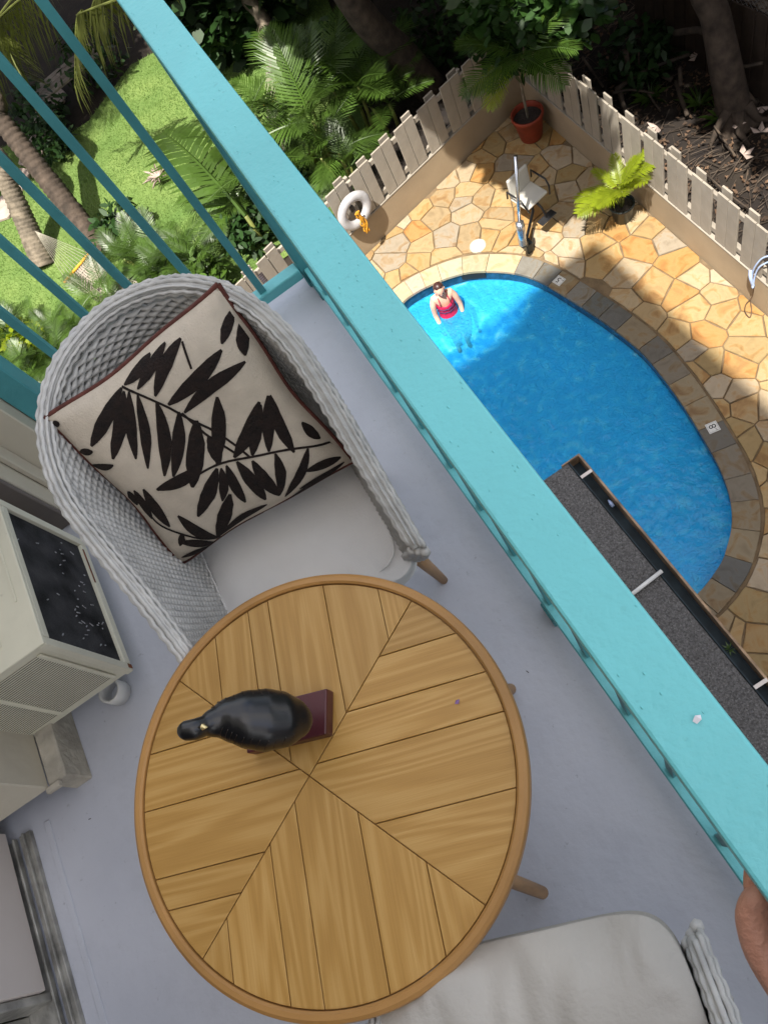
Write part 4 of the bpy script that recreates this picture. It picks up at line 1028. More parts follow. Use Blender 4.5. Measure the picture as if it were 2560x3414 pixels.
# ================================================================ PLANTS
def frond_mesh(name, n=26, L=1.0, leaf=.34, w=.022, arch=.9, vee=.35, hang=.25, seed=0, tipshort=.35, fan=1.0, segs=3):
    """frond along +X from origin, arching down; leaflets both sides"""
    r = random.Random(seed); mb = MB(); pts = []; m_ = 12
    for i in range(m_+1):
        t_ = i/m_; pts.append(Vector((L*(t_-.10*arch*t_*t_), 0, L*(-.42*arch*t_*t_))))
    mb.tube(pts, [.011*L*(1-.75*i/m_)+.002 for i in range(m_+1)], 4, False)
    for i in range(n):
        t_ = .16+.84*(i+.5)/n; k = t_*m_; a = min(int(k), m_-1); p = pts[a].lerp(pts[a+1], k-a); tg = (pts[a+1]-pts[a]).normalized()
        up = Vector((0, 1, 0)).cross(tg); up = up if up.z > 0 else -up
        ll = leaf*L*(math.sin(math.pi*(.14+.80*t_))**.7)*(1-tipshort*max(0, t_-.7)/.3)*r.uniform(.88, 1.08)
        for sd in (-1, 1):
            fw = (.35+.75*t_)*fan + r.uniform(-.08, .08)
            d = (Vector((0, sd, 0)) + tg*fw + up*(vee+r.uniform(-.08, .08))).normalized()
            side = d.cross(up).normalized()*w*L*.5; q = []
            for s_ in range(segs+1):
                u_ = s_/segs; c = p + d*ll*u_ + Vector((0, 0, -hang*ll*u_*u_*1.6)); wd = side*(math.sin(math.pi*(.18+.80*u_))**.8 if s_ < segs else .04)
                q.append((c-wd, c+wd))
            vs = [v_ for pr in q for v_ in pr]; mb.add(vs, [(2*s_, 2*s_+1, 2*s_+3, 2*s_+2) for s_ in range(segs)])
    return mb.mesh(name, False)
AR = [frond_mesh('frond', 24, 1, .36, .0215, .9, .30, .25, k) for k in range(3)]
SG = [frond_mesh('frond', 30, 1, .30, .0165, .8, .35, .12, 10+k, .2, .8) for k in range(2)]
CO = [frond_mesh('frond', 46, 1, .30, .012, 1.0, -.1, .9, 20+k, .3, .5) for k in range(2)]
WD = [frond_mesh('frond', 22, 1, .30, .033, .8, .22, .22, 30+k, .1, .75) for k in range(2)]
for lst, mm in ((AR, 'areca'), (SG, 'areca'), (CO, 'coco'), (WD, 'areca')):
    for me in lst: me.materials.append(M[mm])
ARB = []
for me in AR+WD:
    q = me.copy(); q.materials[0] = M['areca_bright']; ARB.append(q)
pr_ = random.Random(21)
def add_fronds(e, c, specs, meshes):
    """specs: list of (azimuth deg, elevation deg, length)"""
    for i, (az, elv, L_) in enumerate(specs):
        o = obj('frond', meshes[i % len(meshes)], None, e); o.location = c; o.scale = (L_, L_*pr_.uniform(.9, 1.1), L_)
        o.rotation_euler = Euler((pr_.uniform(-.25, .25), -R(elv), R(az)), 'XYZ')
def palm(base, h, n, L_, label, meshes=AR, stems=4, grp='palms behind the pool fence', lean=(0, 0), el=(18, 80), az0=None, spread=.18, cat='palm'):
    e = empty('palm', base, label, cat, grp)
    for k in range(stems):
        a = k*2.4; c = Vector((math.cos(a)*spread*(k > 0), math.sin(a)*spread*(k > 0), 0)); top = c*1.6+Vector((lean[0], lean[1], h*pr_.uniform(.75, 1.05)))
        MB().tube([c, c.lerp(top, .5)+Vector((.01, .0, 0)), top], [.032, .026, .018], 8).build('trunk', M['stalk'], e, True)
        m_ = max(3, n//stems); off = pr_.uniform(0, 360)
        add_fronds(e, top, [(off+q*360/m_+pr_.uniform(-18, 18) if az0 is None else az0[(k*m_+q) % len(az0)], pr_.uniform(*el), L_*pr_.uniform(.75, 1.1)) for q in range(m_)], meshes)
    return e
palm((1.443,9.858,-6.200), 1.25, 15, 1.2, 'tall feathery green palm clump rising just behind the far end of the fence', AR, 4)
palm((2.240,10.059,-6.200), .9, 16, 1.05, 'dense green palm behind the middle of the far fence', SG, 3)
palm((2.838,10.239,-6.200), .6, 10, .8, 'small dark palm in deep shade behind the far fence', AR, 2)
palm((0.714,9.999,-6.200), .9, 14, 1.05, 'green palm clump between the teal handrail and the life ring', SG, 3)
palm((-0.039,9.831,-6.200), .5, 9, .85, 'broad leafed palm seen through the first gap of the side railing', WD, 2, az0=[100, 150, 60, 200, 20, 250, 300, 130, 175, 80, 330, 225], el=(15, 55))
palm((-0.952,9.673,-6.200), .35, 14, .75, 'bright green palm clump left of the notice on the fence', AR, 3)
palm((-1.443,10.242,-6.200), .35, 12, .75, 'feathery fern like palm below the middle balusters', SG, 3)
palm((-2.399,10.176,-6.200), .3, 12, .65, 'low palm clump beside the hammock spreader bar', AR, 3)
palm((-3.454,10.343,-6.200), .25, 12, .6, 'low feathery palm left of the chair back', SG, 3)
palm((-4.384,10.235,-6.200), .35, 14, .75, 'bright palm clump low at the left behind the side railing', AR, 3)
palm((-3.450,9.689,-6.200), .4, 12, .7, 'bushy palm clump hidden partly by the chair', AR, 3)
palm((-4.522,11.174,-6.200), .25, 10, .6, 'small palm clump at the left beyond the balusters', SG, 2)
palm((-3.987,10.911,-6.200), .3, 12, .65, 'bright green palm tuft low on the lawn edge at the left', AR, 3)
palm((-3.036,10.031,-6.200), .3, 12, .6, 'bushy feathered palm tuft touching the left of the chair back', SG, 3)
palm((-3.979,9.668,-6.200), .3, 12, .6, 'lowest palm tuft at the left above the teal wall post', AR, 3)
palm((-1.365,9.628,-6.200), .35, 12, .65, 'palm tuft between the chair back and the notice', WD, 2)
palm((-1.712,10.432,-6.200), .3, 10, .6, 'shaded palm tuft under the middle balusters', AR, 2)
palm((1.527,9.268,-6.200), .6, 14, .85, 'sunny palm clump leaning on the fence above the life ring', AR, 3)
palm((2.563,9.675,-6.200), .5, 12, .8, 'palm clump against the fence near the leaning trunk', SG, 2)
# single large frond plant catching light beside the rail
e = empty('palm', (-0.010,9.259,-5.500), 'palm with one large sunlit frond beside the teal handrail', 'palm', 'palms behind the pool fence')
MB().tube([(0, 0, -.7), (0, 0, 0)], .03, 8).build('trunk', M['stalk'], e, True)
a0 = Vector((-0.010,9.259,-5.500)); a1 = Vector((-0.207,11.694,-5.200)); dd = a1-a0
o = obj('frond', WD[0], None, e); o.scale = (dd.length*1.0,)*3; o.rotation_euler = Euler((.15, -R(24), math.atan2(dd.y, dd.x)), 'XYZ')
# shrubs: leafy clumps with stem
def leaf_blob(mb, c, r, n, size, rnd, shape=1.0, hollow=.35):
    vs = []; fs = []
    for i in range(n):
        while True:
            p = Vector((rnd.uniform(-1, 1), rnd.uniform(-1, 1), rnd.uniform(-1, 1)))
            if hollow < p.length < 1: break
        if math.sin(p.x*5.1+c[0]*3)*math.sin(p.y*4.7+c[1])*math.sin(p.z*5.3) > .22: continue
        p = Vector((c[0]+p.x*r[0], c[1]+p.y*r[1], c[2]+p.z*r[2]))
        d = Vector((rnd.uniform(-1, 1), rnd.uniform(-1, 1), rnd.uniform(-.9, .35))).normalized(); s_ = d.cross(Vector((rnd.uniform(-1, 1), rnd.uniform(-1, 1), 1))).normalized()
        l = size*rnd.uniform(.7, 1.3); w = l*.22*shape; k = len(vs)
        vs += [p, p+d*l*.35+s_*w, p+d*l*.75+s_*w*.7, p+d*l, p+d*l*.75-s_*w*.7, p+d*l*.35-s_*w]; fs += [(k, k+1, k+2, k+3), (k, k+3, k+4, k+5)]
    mb.add(vs, fs)
def shrub(base, r, label, m='leaf_mid', n=420, size=.14, shape=1.0, hz=.5, grp='shrubs in the garden'):
    e = empty('shrub', base, label, 'shrub', grp); rnd = random.Random(hash(label) % 9999 if False else len(label)*7+int(r*100))
    MB().tube([(0, 0, 0), (.02, .01, r*.8)], [.025, .012], 6).build('stem', M['bark_brown'], e, True)
    mb = MB(); leaf_blob(mb, (0, 0, r*hz+.1), (r, r, r*.75), n, size, rnd, shape, .1); mb.build('foliage', M[m], e)
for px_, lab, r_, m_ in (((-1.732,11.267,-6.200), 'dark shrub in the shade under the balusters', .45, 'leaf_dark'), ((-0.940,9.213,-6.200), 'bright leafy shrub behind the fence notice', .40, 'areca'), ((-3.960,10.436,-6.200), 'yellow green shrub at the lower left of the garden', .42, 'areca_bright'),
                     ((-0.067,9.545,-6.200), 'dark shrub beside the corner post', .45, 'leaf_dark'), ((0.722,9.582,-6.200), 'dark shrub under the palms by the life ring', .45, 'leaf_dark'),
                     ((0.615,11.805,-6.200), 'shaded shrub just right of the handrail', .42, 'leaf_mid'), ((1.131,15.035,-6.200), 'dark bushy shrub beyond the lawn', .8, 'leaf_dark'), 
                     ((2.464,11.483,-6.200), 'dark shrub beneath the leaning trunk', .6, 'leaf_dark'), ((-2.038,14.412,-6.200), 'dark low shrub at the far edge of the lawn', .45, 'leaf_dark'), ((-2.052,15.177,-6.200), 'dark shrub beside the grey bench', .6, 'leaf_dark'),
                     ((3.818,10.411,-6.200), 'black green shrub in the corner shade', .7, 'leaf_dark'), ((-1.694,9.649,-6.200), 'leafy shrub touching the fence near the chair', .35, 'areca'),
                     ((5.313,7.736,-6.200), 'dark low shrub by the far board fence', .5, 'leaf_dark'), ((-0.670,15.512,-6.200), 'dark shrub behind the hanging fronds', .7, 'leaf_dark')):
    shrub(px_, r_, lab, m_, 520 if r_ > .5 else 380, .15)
# bromeliads and bare stump
e = empty('bromeliad', (-0.813,11.995,-6.100), 'pinkish brown spiky bromeliad beside the big frond', 'plant')
for k in range(22):
    a = k*2.4; l = .22+.1*(k % 3)/2; d = Vector((math.cos(a), math.sin(a), .9-.03*k)).normalized(); s_ = Vector((-math.sin(a), math.cos(a), 0))*.018
    MB().add([-s_, s_, d*l*.6+s_*.8, d*l+Vector((0, 0, -.05)), d*l*.6-s_*.8], [(0, 1, 2, 3, 4)]).build('leaf', M['pinkstone'], e)

# trees
def ringed(pts, rad, k=14, ringh=.075, seed=1):
    P_ = catmull(pts, 30); r = random.Random(seed); mb = MB(); L_ = 0; pl_ = []; rr = []
    n_ = len(P_)
    for i, p in enumerate(P_):
        t_ = i/(n_-1); k_ = t_*(len(rad)-1); a = min(int(k_), len(rad)-2); base = rad[a]*(1-k_+a)+rad[a+1]*(k_-a)
        L_ += (P_[i]-P_[i-1]).length if i else 0
        ph_ = (L_/ringh) % 1
        pl_.append(p); rr.append(base*(1.08-.15*ph_)+r.uniform(-.003, .003))
    return mb.tube(pl_, rr, k)
def crown(e, blobs, m='leaf_dark', size=.17, seed=5, hollow=.3):
    mb = MB(); rnd = random.Random(seed)
    o_ = Vector(e.location)
    for (x, y, z, rx, rz, n_) in blobs: leaf_blob(mb, (x-o_.x, y-o_.y, z-o_.z), (rx, rx, rz), n_, size, rnd, 1.5, hollow)
    mb.build('crown', M[m], e)
def loc(e, p): return Vector(p)-Vector(e.location)
e = empty('palm_tree', (-3.232,12.075,-6.200), 'thick ringed pale palm trunk left of the hammock, sunlit', 'palm tree', 'tall palm trees')
ringed([loc(e, q) for q in ((-3.251,12.149,-6.250), (-3.051,12.543,-5.750), (-2.844,12.857,-5.200), (-2.723,13.109,-4.650), (-3.62, 14.3, -2.6), (-3.9, 14.6, .2))], [.21, .165, .145, .14, .12], 16, .07).build('trunk', M['bark'], e, True)
add_fronds(e, loc(e, (-3.9, 14.6, .2)), [(a, 12+20*(i % 3), 2.6) for i, a in enumerate(range(0, 360, 26))], CO)
e = empty('palm_tree', (-2.261,11.390,-6.200), 'darker ringed palm trunk leaning across behind the side railing', 'palm tree', 'tall palm trees')
ringed([loc(e, q) for q in ((-2.275,11.460,-6.250), (-2.266,12.170,-5.700), (-2.271,12.746,-5.100), (-2.273,13.200,-4.550), (-2.276,13.550,-4.000), (-4.2, 15.6, -1.5), (-4.6, 15.8, 1.0))], [.20, .165, .150, .145, .12], 16, .09, 2).build('trunk', M['bark_brown'], e, True)
add_fronds(e, loc(e, (-4.6, 15.8, 1.0)), [(a, 12+20*(i % 3), 2.8) for i, a in enumerate(range(10, 370, 26))], CO)
e = empty('tree', (1.802,12.438,-6.200), 'slender mottled tree trunk beyond the handrail near the second hammock', 'tree', 'garden trees')
MB().tube(catmull([loc(e, (1.813,12.514,-6.250)), loc(e, (1.886,12.656,-5.700)), loc(e, (1.955,12.930,-5.300)), loc(e, (1.2, 13.6, -2.5)), loc(e, (.5, 13.4, -.8))], 6), [.15-.003*i for i in range(25)], 12).build('trunk', M['bark'], e, True)
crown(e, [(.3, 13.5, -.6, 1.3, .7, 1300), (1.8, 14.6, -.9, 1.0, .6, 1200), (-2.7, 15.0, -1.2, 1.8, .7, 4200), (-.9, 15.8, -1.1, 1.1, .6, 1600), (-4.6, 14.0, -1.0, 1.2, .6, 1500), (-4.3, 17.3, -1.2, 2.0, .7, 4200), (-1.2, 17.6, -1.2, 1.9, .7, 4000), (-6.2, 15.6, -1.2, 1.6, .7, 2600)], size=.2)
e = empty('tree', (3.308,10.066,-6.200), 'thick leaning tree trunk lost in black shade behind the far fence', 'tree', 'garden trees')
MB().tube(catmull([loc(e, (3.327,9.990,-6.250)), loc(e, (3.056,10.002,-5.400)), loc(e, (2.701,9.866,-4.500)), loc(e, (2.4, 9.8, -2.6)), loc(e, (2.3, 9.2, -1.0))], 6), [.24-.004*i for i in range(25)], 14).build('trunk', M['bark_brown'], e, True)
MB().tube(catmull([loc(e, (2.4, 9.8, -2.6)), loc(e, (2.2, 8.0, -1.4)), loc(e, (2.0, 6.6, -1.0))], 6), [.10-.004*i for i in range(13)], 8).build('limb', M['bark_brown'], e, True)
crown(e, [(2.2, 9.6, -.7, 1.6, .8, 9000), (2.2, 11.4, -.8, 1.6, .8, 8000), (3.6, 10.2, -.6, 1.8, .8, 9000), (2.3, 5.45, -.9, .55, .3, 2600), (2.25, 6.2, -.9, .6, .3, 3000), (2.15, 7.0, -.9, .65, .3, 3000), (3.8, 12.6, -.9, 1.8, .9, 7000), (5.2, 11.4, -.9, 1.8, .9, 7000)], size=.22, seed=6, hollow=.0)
e = empty('tree', (5.633,6.270,-6.200), 'brown flaring tree trunk standing in the leaf litter at the right', 'tree', 'garden trees')
MB().tube(catmull([loc(e, (5.652,6.257,-6.300)), loc(e, (5.638,6.348,-6.000)), loc(e, (5.610,6.485,-5.500)), loc(e, (5.604,6.663,-5.000)), loc(e, (5.478,6.760,-4.200)), loc(e, (5.4, 6.0, -1.2))], 6), [.30, .26, .235, .22, .21, .205]+[.20-.003*i for i in range(25)], 14).build('trunk', M['bark_brown'], e, True)
for a in range(6):
    al = a*1.05; MB().tube([(math.cos(al)*.12, math.sin(al)*.12, .22), (math.cos(al)*.27, math.sin(al)*.27, .03), (math.cos(al+.2)*.45, math.sin(al+.2)*.45, -.05)], [.08, .045, .02], 8).build('root', M['bark_brown'], e, True)
MB().tube(catmull([loc(e, (5.557,6.592,-5.200)), loc(e, (5.614,6.947,-5.300)), loc(e, (5.570,7.327,-5.500))], 5), .04, 8).build('limb', M['bark_brown'], e, True)
MB().tube(catmull([loc(e, (5.680,6.539,-5.600)), loc(e, (5.761,6.380,-5.600)), loc(e, (5.859,6.160,-5.500))], 5), .02, 8).build('limb', M['stick'], e, True)
crown(e, [(4.7, 6.3, -.6, 1.5, .8, 5200), (5.3, 4.3, -.7, 1.5, .8, 3600), (5.7, 8.0, -.6, 1.8, .8, 8000), (5.9, 2.4, -.7, 1.3, .7, 1500), (6.9, 5.6, -.6, 1.6, .8, 5200), (3.9, 8.6, -.5, 1.3, .7, 4500), (7.6, 7.6, -.6, 1.8, .8, 5000)], size=.20, seed=8, hollow=.0)
# corner tree with broad leaves, coloured lighter on top as if lit, hanging over the fence corner
e = empty('tree', (4.7, 9.3, -6.2), 'broad leafed tree hanging over the fence corner at the top of the picture', 'tree', 'garden trees')
MB().tube(catmull([(0, 0, 0), (-.1, -.2, 1.4), (-.3, -.5, 2.6)], 6), .07, 10).build('trunk', M['bark_brown'], e, True)
crown(e, [(*(4.015,8.088,-4.200), .75, .35, 800), (*(4.413,7.471,-4.400), .5, .3, 420), (*(3.737,8.470,-4.300), .4, .22, 240)], 'leaf_mid', .15, 12, .0)
MB().build('under_crown', M['leaf_dark'], e) if False else None
mb = MB(); leaf_blob(mb, tuple(loc(e, (4.020,7.969,-4.600))), (.75, .75, .35), 1500, .15, random.Random(3), 1.1, .0); mb.build('shaded_foliage', M['leaf_dark'], e)  # darker leaf colour paints the crown's shaded underside
for q, lab in (((3.6, 13.4, -6.2), 'tall dark hedge added out of view behind the leaning tree to block sky light'), ((8.6, 10.6, -6.2), 'tall dark hedge added out of view beyond the old board fence to block sky light')):  # unseen foliage added to cut low sky light reaching the grove
    e = empty('hedge', q, lab, 'hedge'); mb = MB(); rnd = random.Random(41)
    for k in range(5): leaf_blob(mb, ((k-2)*1.1, (0 if q[0] < 5 else (k-2)*-1.0), 2.4), (1.0, .8, 2.6), 2600, .24, rnd, 1.6, .0)
    MB().tube([(0, 0, 0), (0, 0, 3)], .06, 8).build('stem', M['bark_brown'], e)
    mb.build('foliage', M['leaf_dark'], e)
# hanging fronds at top left
e = empty('palm', (0.254,10.595,-2.600), 'coconut palm crown with long drooping fronds at the top left corner', 'palm', 'tall palm trees')
def hanging(p0, p1, p2, n_, ll, seed, w=.010):
    r = random.Random(seed); P_ = catmull([p0, p1, p2], 14); mb = MB(); mb.tube([loc(e, p) for p in P_], [.017-.0004*i for i in range(len(P_))], 5, False)
    for i in range(n_):
        t_ = (i+.5)/n_*(len(P_)-1); a = int(t_); p = loc(e, P_[a].lerp(P_[min(a+1, len(P_)-1)], t_-a)); tg = (P_[min(a+1, len(P_)-1)]-P_[max(a-1, 0)]).normalized()
        for sd in (-1, 1):
            sdv = tg.cross(Vector((0, 0, 1))).normalized()*sd
            d = (sdv*.55+Vector((0, 0, -1.0))+tg*.35+Vector((r.uniform(-.15, .15), r.uniform(-.15, .15), 0))).normalized(); l = ll*r.uniform(.7, 1.1)
            s_ = d.cross(tg).normalized()*w; q1 = p+d*l*.5+sdv*.05*l; q2 = p+d*l+Vector((0, 0, -.06*l))
            mb.add([p-s_, p+s_, q1+s_*.9, q1-s_*.9, q2], [(0, 1, 2, 3), (3, 2, 4)])
    mb.build('frond', M['coco'], e)
hanging((0.686,8.775,-2.300), (-0.020,10.078,-2.700), (-0.309,10.875,-3.000), 12, .45, 1)
hanging((-0.213,10.655,-2.900), (-0.375,10.924,-3.100), (-0.913,11.371,-3.900), 26, .5, 2)
hanging((0.368,9.700,-2.500), (0.057,10.286,-2.700), (-0.149,10.524,-2.900), 20, .75, 6)
hanging((-0.400,11.522,-2.800), (-0.927,11.797,-2.900), (-1.540,12.377,-3.200), 34, .8, 3)
hanging((-0.763,12.010,-2.900), (-1.292,12.195,-3.100), (-1.936,12.580,-3.500), 30, .8, 4)
hanging((-1.464,12.638,-3.200), (-1.402,12.415,-3.500), (-1.462,12.509,-4.000), 30, .6, 5)

# ================================================================ HAMMOCKS, BENCH, PATH
def hammock(tie, b0, b1, far, label):
    tie, b0, b1, far = map(Vector, (tie, b0, b1, far))
    e = empty('hammock', tuple((b0+b1)/2), label, 'hammock', 'rope hammocks in the garden'); o_ = (b0+b1)/2
    d = (b1-b0); MB().tube([b0-d*.08-o_, b1+d*.08-o_], .022, 8).build('spreader_bar', M['rope'], e, True)
    for k in range(11): MB().tube([tie-o_, b0+d*k/10-o_], .0035, 4).build('rope', M['whiterope'], e)
    N1, N2 = 14, 16; mb = MB(); ln = far-(b0+b1)/2; up = Vector((0, 0, 1))
    def P_(a, b): return b0+d*a+ln*b - up*(.25*math.sin(math.pi*min(1, b))*(1-(2*a-1)**2*.4)) - o_
    for k in range(N1+1): mb.tube([P_(k/N1, j/N2) for j in range(N2+1)], .010, 4, False)
    for j in range(N2+1): mb.tube([P_(k/N1, j/N2) for k in range(N1+1)], .010, 4, False)
    mb.build('net_bed', M['whiterope'], e)
    tag(mb and MB().add([P_(a/6, b/8)-up*.015 for a in range(7) for b in range(9)], [(a*9+b, (a+1)*9+b, (a+1)*9+b+1, a*9+b+1) for a in range(6) for b in range(8)]).build('bed_cloth', M['glove'], e))
hammock((-2.753,11.405,-5.200), (-2.837,10.803,-5.750), (-2.279,10.783,-5.600), (-2.113,9.783,-5.850), 'white rope hammock with a wooden spreader bar under the ringed palm trunk')
hammock((1.548,11.341,-5.200), (1.173,11.115,-5.600), (1.388,11.079,-5.600), (0.876,10.275,-5.800), 'white rope hammock end with an orange spreader bar right of the handrail')
e = empty('bench', (-1.380,16.304,-6.200), 'weathered grey wooden bench slab in the shade at the far side of the lawn', 'bench')
ba = Vector((-1.611,15.544,-5.800)); bb = Vector((-0.973,15.591,-5.800)); an = math.atan2((bb-ba).y, (bb-ba).x); Mb = Matrix.Translation(loc(e, (ba+bb)/2)) @ Matrix.Rotation(an, 4, 'Z')
for k in range(4): MB().box((-.75, -.26+k*.135, -.02), (.75, -.14+k*.135, .02), Mb).build('slat', M['benchwood'], e, bevel=.003, seg=1)
for sx in (-.6, .6): MB().box((sx-.04, -.22, -.42), (sx+.04, .22, -.02), Mb).build('leg', M['benchwood'], e)
rp = random.Random(14)
for i, (x_, y_, s_) in enumerate(((-2.116,15.675,-6.220), (-2.311,15.406,-6.220), (-2.517,15.211,-6.220), (-3.400,14.293,-6.220), (-2.999,14.915,-6.220), (-1.960,15.712,-6.220))): pass
pth = empty('stepping_stone_path', (-2.305,15.479,-6.200), 'pinkish stepping stone path along the far edge of the lawn', 'path')
pth['kind'] = 'structure'
for q in ((-2.046,15.615,-6.200), (-2.309,15.209,-6.200), (-2.583,14.885,-6.200), (-3.035,14.517,-6.200), (-3.474,14.102,-6.200), (-1.719,15.843,-6.200)):
    c = loc(pth, q); n_ = 8
    MB().prism([(c.x+.28*rp.uniform(.75, 1.15)*math.cos(k*6.283/n_), c.y+.36*rp.uniform(.75, 1.15)*math.sin(k*6.283/n_)) for k in range(n_)], -.03, .03).build('stone', M['pinkstone'], pth, bevel=.01, seg=1)

# ================================================================ POTTED PALMS
def pot(e, r0, r1, h, m, soil_z=.8):
    prof = [(r0*.9, 0), (r0, .01), (r1*.97, h*.86), (r1*1.06, h*.87), (r1*1.06, h), (r1*.95, h), (r1*.92, h*soil_z)]
    vs = []; k = 28
    for r_, z in prof: vs += [(r_*math.cos(2*math.pi*i/k), r_*math.sin(2*math.pi*i/k), z) for i in range(k)]
    fs = [(j*k+i, j*k+(i+1) % k, (j+1)*k+(i+1) % k, (j+1)*k+i) for j in range(len(prof)-1) for i in range(k)] + [tuple(range(k))[::-1]]
    MB().add(vs, fs).build('pot', m, e, True, .004, 1)
    MB().tube([(0, 0, h*soil_z-.02), (0, 0, h*soil_z)], r1*.93, 28).build('soil', M['soil'], e)
e = empty('potted_palm', (3.79, 8.02, DZ), 'tall slim palm in a terracotta red pot in the fence corner', 'potted palm', 'potted palms on the deck')
pot(e, .15, .205, .40, M['terracotta'])
tp = loc(e, (3.674,7.655,-4.950))
MB().tube(catmull([(0, 0, .3), (.01, .01, 1.0), tp], 6), .020, 8).build('trunk', M['bark'], e, True)
for a_, t2 in enumerate(((3.789,7.468,-4.700), (3.537,7.722,-4.700), (3.710,7.570,-4.500))):
    MB().tube([tp, tp.lerp(loc(e, t2), .6)+Vector((0, 0, .03)), loc(e, t2)], .011, 6).build('branch', M['bark'], e, True)
tp2 = loc(e, (3.665,7.612,-4.650))
add_fronds(e, tp2, [(a, 22+16*(i % 3), .80) for i, a in enumerate(range(0, 360, 30))], AR)
e2c = loc(e, (3.527,7.790,-4.750)); dv = loc(e, (3.072,7.700,-4.950))-e2c
o = obj('frond', ARB[0], None, e); o.location = e2c; o.scale = (max(.5, dv.length*1.0),)*3; o.rotation_euler = Euler((0, -R(20), math.atan2(dv.y, dv.x)), 'XYZ')
o = obj('frond', ARB[1], None, e); o.location = e2c; o.scale = (.62,)*3; o.rotation_euler = Euler((0, -R(15), math.atan2(dv.y, dv.x)+.5), 'XYZ')
e = empty('potted_palm', (3.80, 6.02, DZ), 'small bright yellow green palm in a black pot against the right fence', 'potted palm', 'potted palms on the deck')
pot(e, .11, .145, .26, M['black_plastic'])
for k in range(5): MB().tube([(.02*math.cos(k), .02*math.sin(k), .2), (.05*math.cos(k*1.3), .05*math.sin(k*1.3), .50)], .010, 6).build('stalk', M['stalk'], e, True)
top = Vector((0, 0, .48))
lf = loc(e, (3.353,5.988,-5.450)); az = math.degrees(math.atan2(lf.y, lf.x))
add_fronds(e, top, [(az, 30, .62), (az+20, 48, .58), (az-25, 32, .55), (az+55, 60, .52), (az-75, 45, .42), (az+105, 60, .52), (az+140, 62, .55), (az+180, 62, .50), (az-120, 55, .42), (az+80, 74, .55), (az+160, 78, .5)], [ARB[3], ARB[4], ARB[3]])

# ================================================================ RIGHT SIDE: litter, branches, old fence
rt = random.Random(31); tw = MB(); dl_ = MB()
for i in range(2600):
    x, y = rt.uniform(4.3, 7.6), rt.uniform(1.6, 10.5)
    a = rt.choice((rt.uniform(0, 3.14), rt.uniform(-.5, .6))); l = rt.uniform(.06, .35); r_ = rt.uniform(.0025, .008); z = DZ-.04+rt.uniform(0, .05)
    d = Vector((math.cos(a), math.sin(a), rt.uniform(-.08, .12)))*l; tw.tube([(x, y, z), Vector((x, y, z))+d*.5+Vector((0, 0, rt.uniform(0, .02))), Vector((x, y, z))+d], [r_, r_*.9, r_*.5], 3, False)
for i in range(4200):
    x, y = rt.uniform(4.2, 7.7), rt.uniform(1.5, 10.5); a = rt.uniform(0, 6.28); l = rt.uniform(.03, .075); w = l*.35; z = DZ-.045+rt.uniform(0, .05)
    c, s_ = math.cos(a), math.sin(a); k = rt.uniform(-.02, .04)
    dl_.add([(x, y, z), (x+c*l*.5-s_*w, y+s_*l*.5+c*w, z+k), (x+c*l, y+s_*l, z+rt.uniform(0, .02)), (x+c*l*.5+s_*w, y+s_*l*.5-c*w, z+k*.5)], [(0, 1, 2, 3)])
tag(tw.build('twig_litter', M['stick']), 'tangle of small dry twigs covering the soil right of the fence', 'twigs', kind='stuff')
tag(dl_.build('leaf_litter', M['dryleaf']), 'brown fallen leaves scattered on the dark soil', 'leaf litter', kind='stuff')
br = [(((4.880,8.349,-5.900), (4.861,7.885,-6.100)), .02, 'slim dry branch sloping down to the fence top'), (((4.923,7.633,-6.000), (4.816,7.372,-6.100), (4.743,7.151,-6.150)), .035, 'short thick log end near the fence middle'),
      (((4.867,7.622,-6.000), (5.276,7.544,-5.950), (5.754,7.278,-5.900)), .03, 'long curved branch running toward the brown trunk'), (((5.442,7.135,-6.000), (5.358,6.939,-6.100), (5.269,6.706,-6.150)), .035, 'broken pale log lying left of the brown trunk'),
      (((5.535,7.198,-5.900), (5.391,6.993,-5.950)), .028, 'short upright stub of cut branch'), (((5.094,7.670,-5.600), (5.132,7.706,-6.100)), .04, 'pale leaning pole in the shade'),
      (((4.812,7.610,-6.000), (4.988,7.470,-6.000), (5.178,7.236,-6.050)), .018, 'thin forked branch over the litter'), (((5.435,7.395,-6.050), (5.457,7.244,-6.050)), .04, 'stubby log fragment in the litter'),
      (((5.170,7.412,-6.100), (5.086,6.996,-6.120)), .016, 'crooked brown stick in the litter'), (((4.815,5.899,-6.100), (4.804,5.403,-6.120), (4.815,5.008,-6.120)), .012, 'long thin stick beyond the lit pickets'),
      (((5.335,6.286,-6.100), (5.210,5.752,-6.120)), .014, 'dark stick below the tree trunk'), (((5.149,5.522,-6.100), (5.550,5.605,-6.100)), .012, 'thin stick at the right edge of the litter')]
for pts, r_, lab in br:
    e = tag(MB().tube(catmull(pts, 6), [r_*(1-.02*i) for i in range(6*(len(pts)-1)+1)], 8).build('fallen_branch', M['stick'], None, True), lab, 'branch', 'fallen branches in the litter')
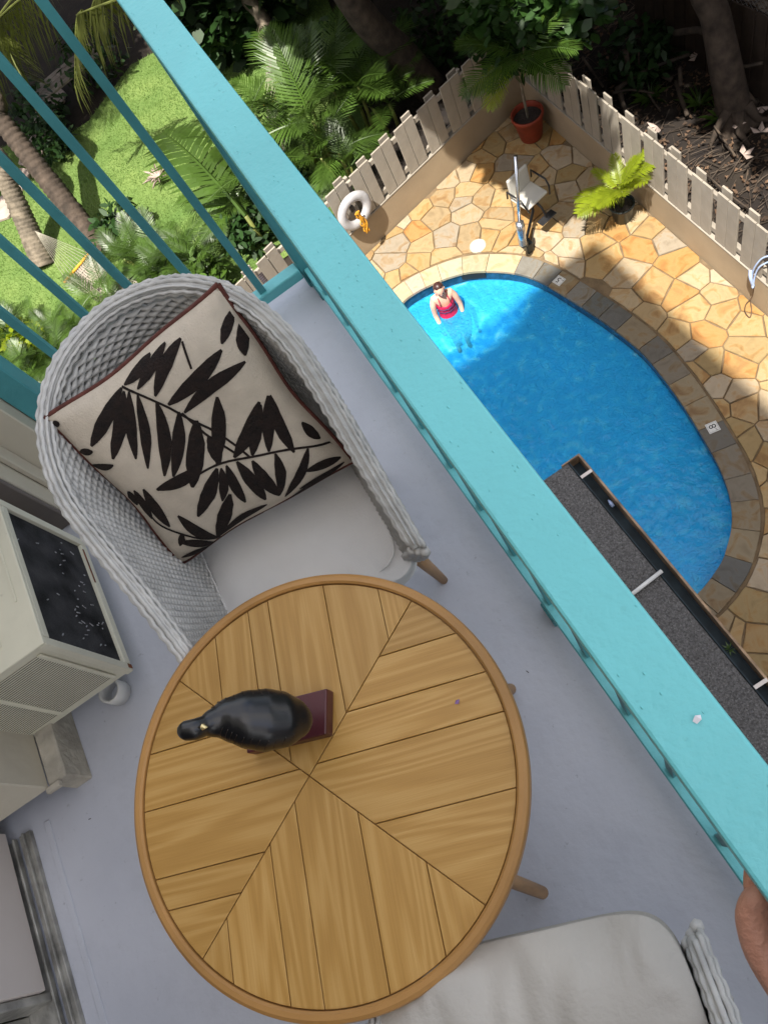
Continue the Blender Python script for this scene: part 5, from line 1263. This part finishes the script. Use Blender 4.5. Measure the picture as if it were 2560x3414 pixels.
# large dry leaves catching sun
for i, (q, lab) in enumerate((((5.913,7.964,-6.100), 'pale curled dry leaf in the deep shade'), ((5.844,7.265,-6.000), 'bright dry leaf beside the brown trunk'), ((4.884,6.788,-6.100), 'pale dry leaf just over the fence top'), ((5.852,6.100,-6.100), 'white spiky dry leaf at the right edge'), ((5.519,6.138,-6.100), 'orange brown dry leaf below the trunk'), ((5.252,5.675,-6.100), 'pinkish dry leaf in the litter'), ((5.599,5.792,-6.100), 'pale folded dry leaf at the right edge'))):
    mb = MB()
    for k in range(3):
        a = k*1.1+i; d = Vector((math.cos(a), math.sin(a), .15)); s_ = Vector((-d.y, d.x, 0)); mb.add([(0, 0, .02), d*.07+s_*.035, d*.14+Vector((0, 0, .03)), d*.07-s_*.035], [(0, 1, 2, 3)])
    o = tag(mb.build('dry_leaf', M['pinkstone']), lab, 'dry leaf', 'dry leaves in the litter'); o.location = q
# spiky grass clumps in the litter
for q, lab in (((5.188,7.318,-6.200), 'thin spiky green seedling in the litter'), ((5.506,6.386,-6.200), 'yellow green grass tuft at the foot of the brown trunk'), ((5.501,6.773,-6.200), 'dark green strap leaf plant left of the brown trunk'), ((5.489,7.594,-6.200), 'grey green spiky rosette in the shade')):
    e = empty('grass_tuft', q, lab, 'plant', 'small plants in the litter'); mb = MB()
    for k in range(26):
        a = k*2.4; l = pr_.uniform(.18, .38); d = Vector((math.cos(a), math.sin(a), pr_.uniform(.4, 1.4))).normalized(); s_ = Vector((-math.sin(a), math.cos(a), 0))*.008
        mb.add([-s_, s_, d*l*.6+s_, d*l+Vector((0, 0, -.08)), d*l*.6-s_], [(0, 1, 2, 3, 4)])
    mb.build('blades', M['areca'], e)
# old dark board fence beyond
fa = Vector((5.748,8.386,-6.200)); fb = Vector((6.026,5.759,-6.200)); fdv = fb-fa; L_ = fdv.length
e = empty('board_fence', tuple(fa), 'dark brown old board fence in the shade behind the tree trunk', 'fence', None, math.atan2(fdv.y, fdv.x))
bm_ = MB().box((0, 0, 0), (.17, .022, 1.15)).mesh('board')
x = 0
while x < L_:
    o = obj('board', bm_, M['darkfence'], e, .002, 1); o.location = (x, pr_.uniform(-.006, .006), pr_.uniform(-.02, .02)); x += .178
for z in (.25, .9): MB().box((0, .024, z), (L_, .06, z+.08)).build('rail', M['darkfence'], e)
# chain link fence and pale ground beyond it
ca = fa+Vector((.9, .5, 0)); n_ = 46
e = empty('chain_link_fence', tuple(ca), 'chain link fence with steel posts above the old boards at the top right corner', 'fence', None, math.atan2(fdv.y, fdv.x))
mb = MB()
for i in range(-18, 48):
    for sgn in (1, -1):
        x0 = i*.085; z0, z1 = 0, 1.6; x1 = x0+sgn*1.6
        if sgn < 0: x0 += 0
        mb.tube([(x0, 0, .02), (x1, .0, 1.62)], .0028, 3, False)
mb.build('wire_mesh', M['wire'], e)
for x in (.2, 2.4): MB().tube([(x, 0, 0), (x, 0, 1.7)], .03, 10).build('post', M['wire'], e, True)
MB().tube([(-.5, 0, 1.64), (4.2, 0, 1.64)], .02, 8).build('top_rail', M['wire'], e, True)
struct(MB().box((7.0, 1, DZ-.05), (13, 14, DZ-.03)).build('alley_pavement', M['benchwood']))
# pale blue hose and brown cord on the right fence
e = empty('garden_hose', (4.016,4.050,-5.700), 'pale blue hose loop hung over the right board fence with a cord below', 'hose')
MB().tube(catmull([loc(e, q) for q in ((4.164,3.865,-5.300), (4.067,3.977,-5.350), (4.014,4.026,-5.500), (4.005,4.039,-5.680), (3.989,3.992,-5.800), (4.024,4.021,-5.680), (4.044,3.995,-5.500), (4.120,3.926,-5.400))], 8), .009, 8).build('hose', M['blue_hose'], e, True)
MB().tube(catmull([loc(e, q) for q in ((4.013,4.080,-5.600), (3.985,4.039,-5.660), (4.006,4.002,-5.800))], 6), .018, 8).build('nozzle', M['blue_hose'], e, True)
MB().tube(catmull([loc(e, q) for q in ((4.008,3.994,-5.820), (4.061,4.060,-6.100), (3.995,4.065,-6.180), (3.926,3.995,-6.180), (3.917,3.907,-6.180), (3.987,3.964,-6.180), (4.053,4.064,-6.180))], 8), .006, 6).build('cord', M['dryleaf'], e, True)
# boards seen below the side railing (walkway planks near the fence)
print('objects', len(S.objects))
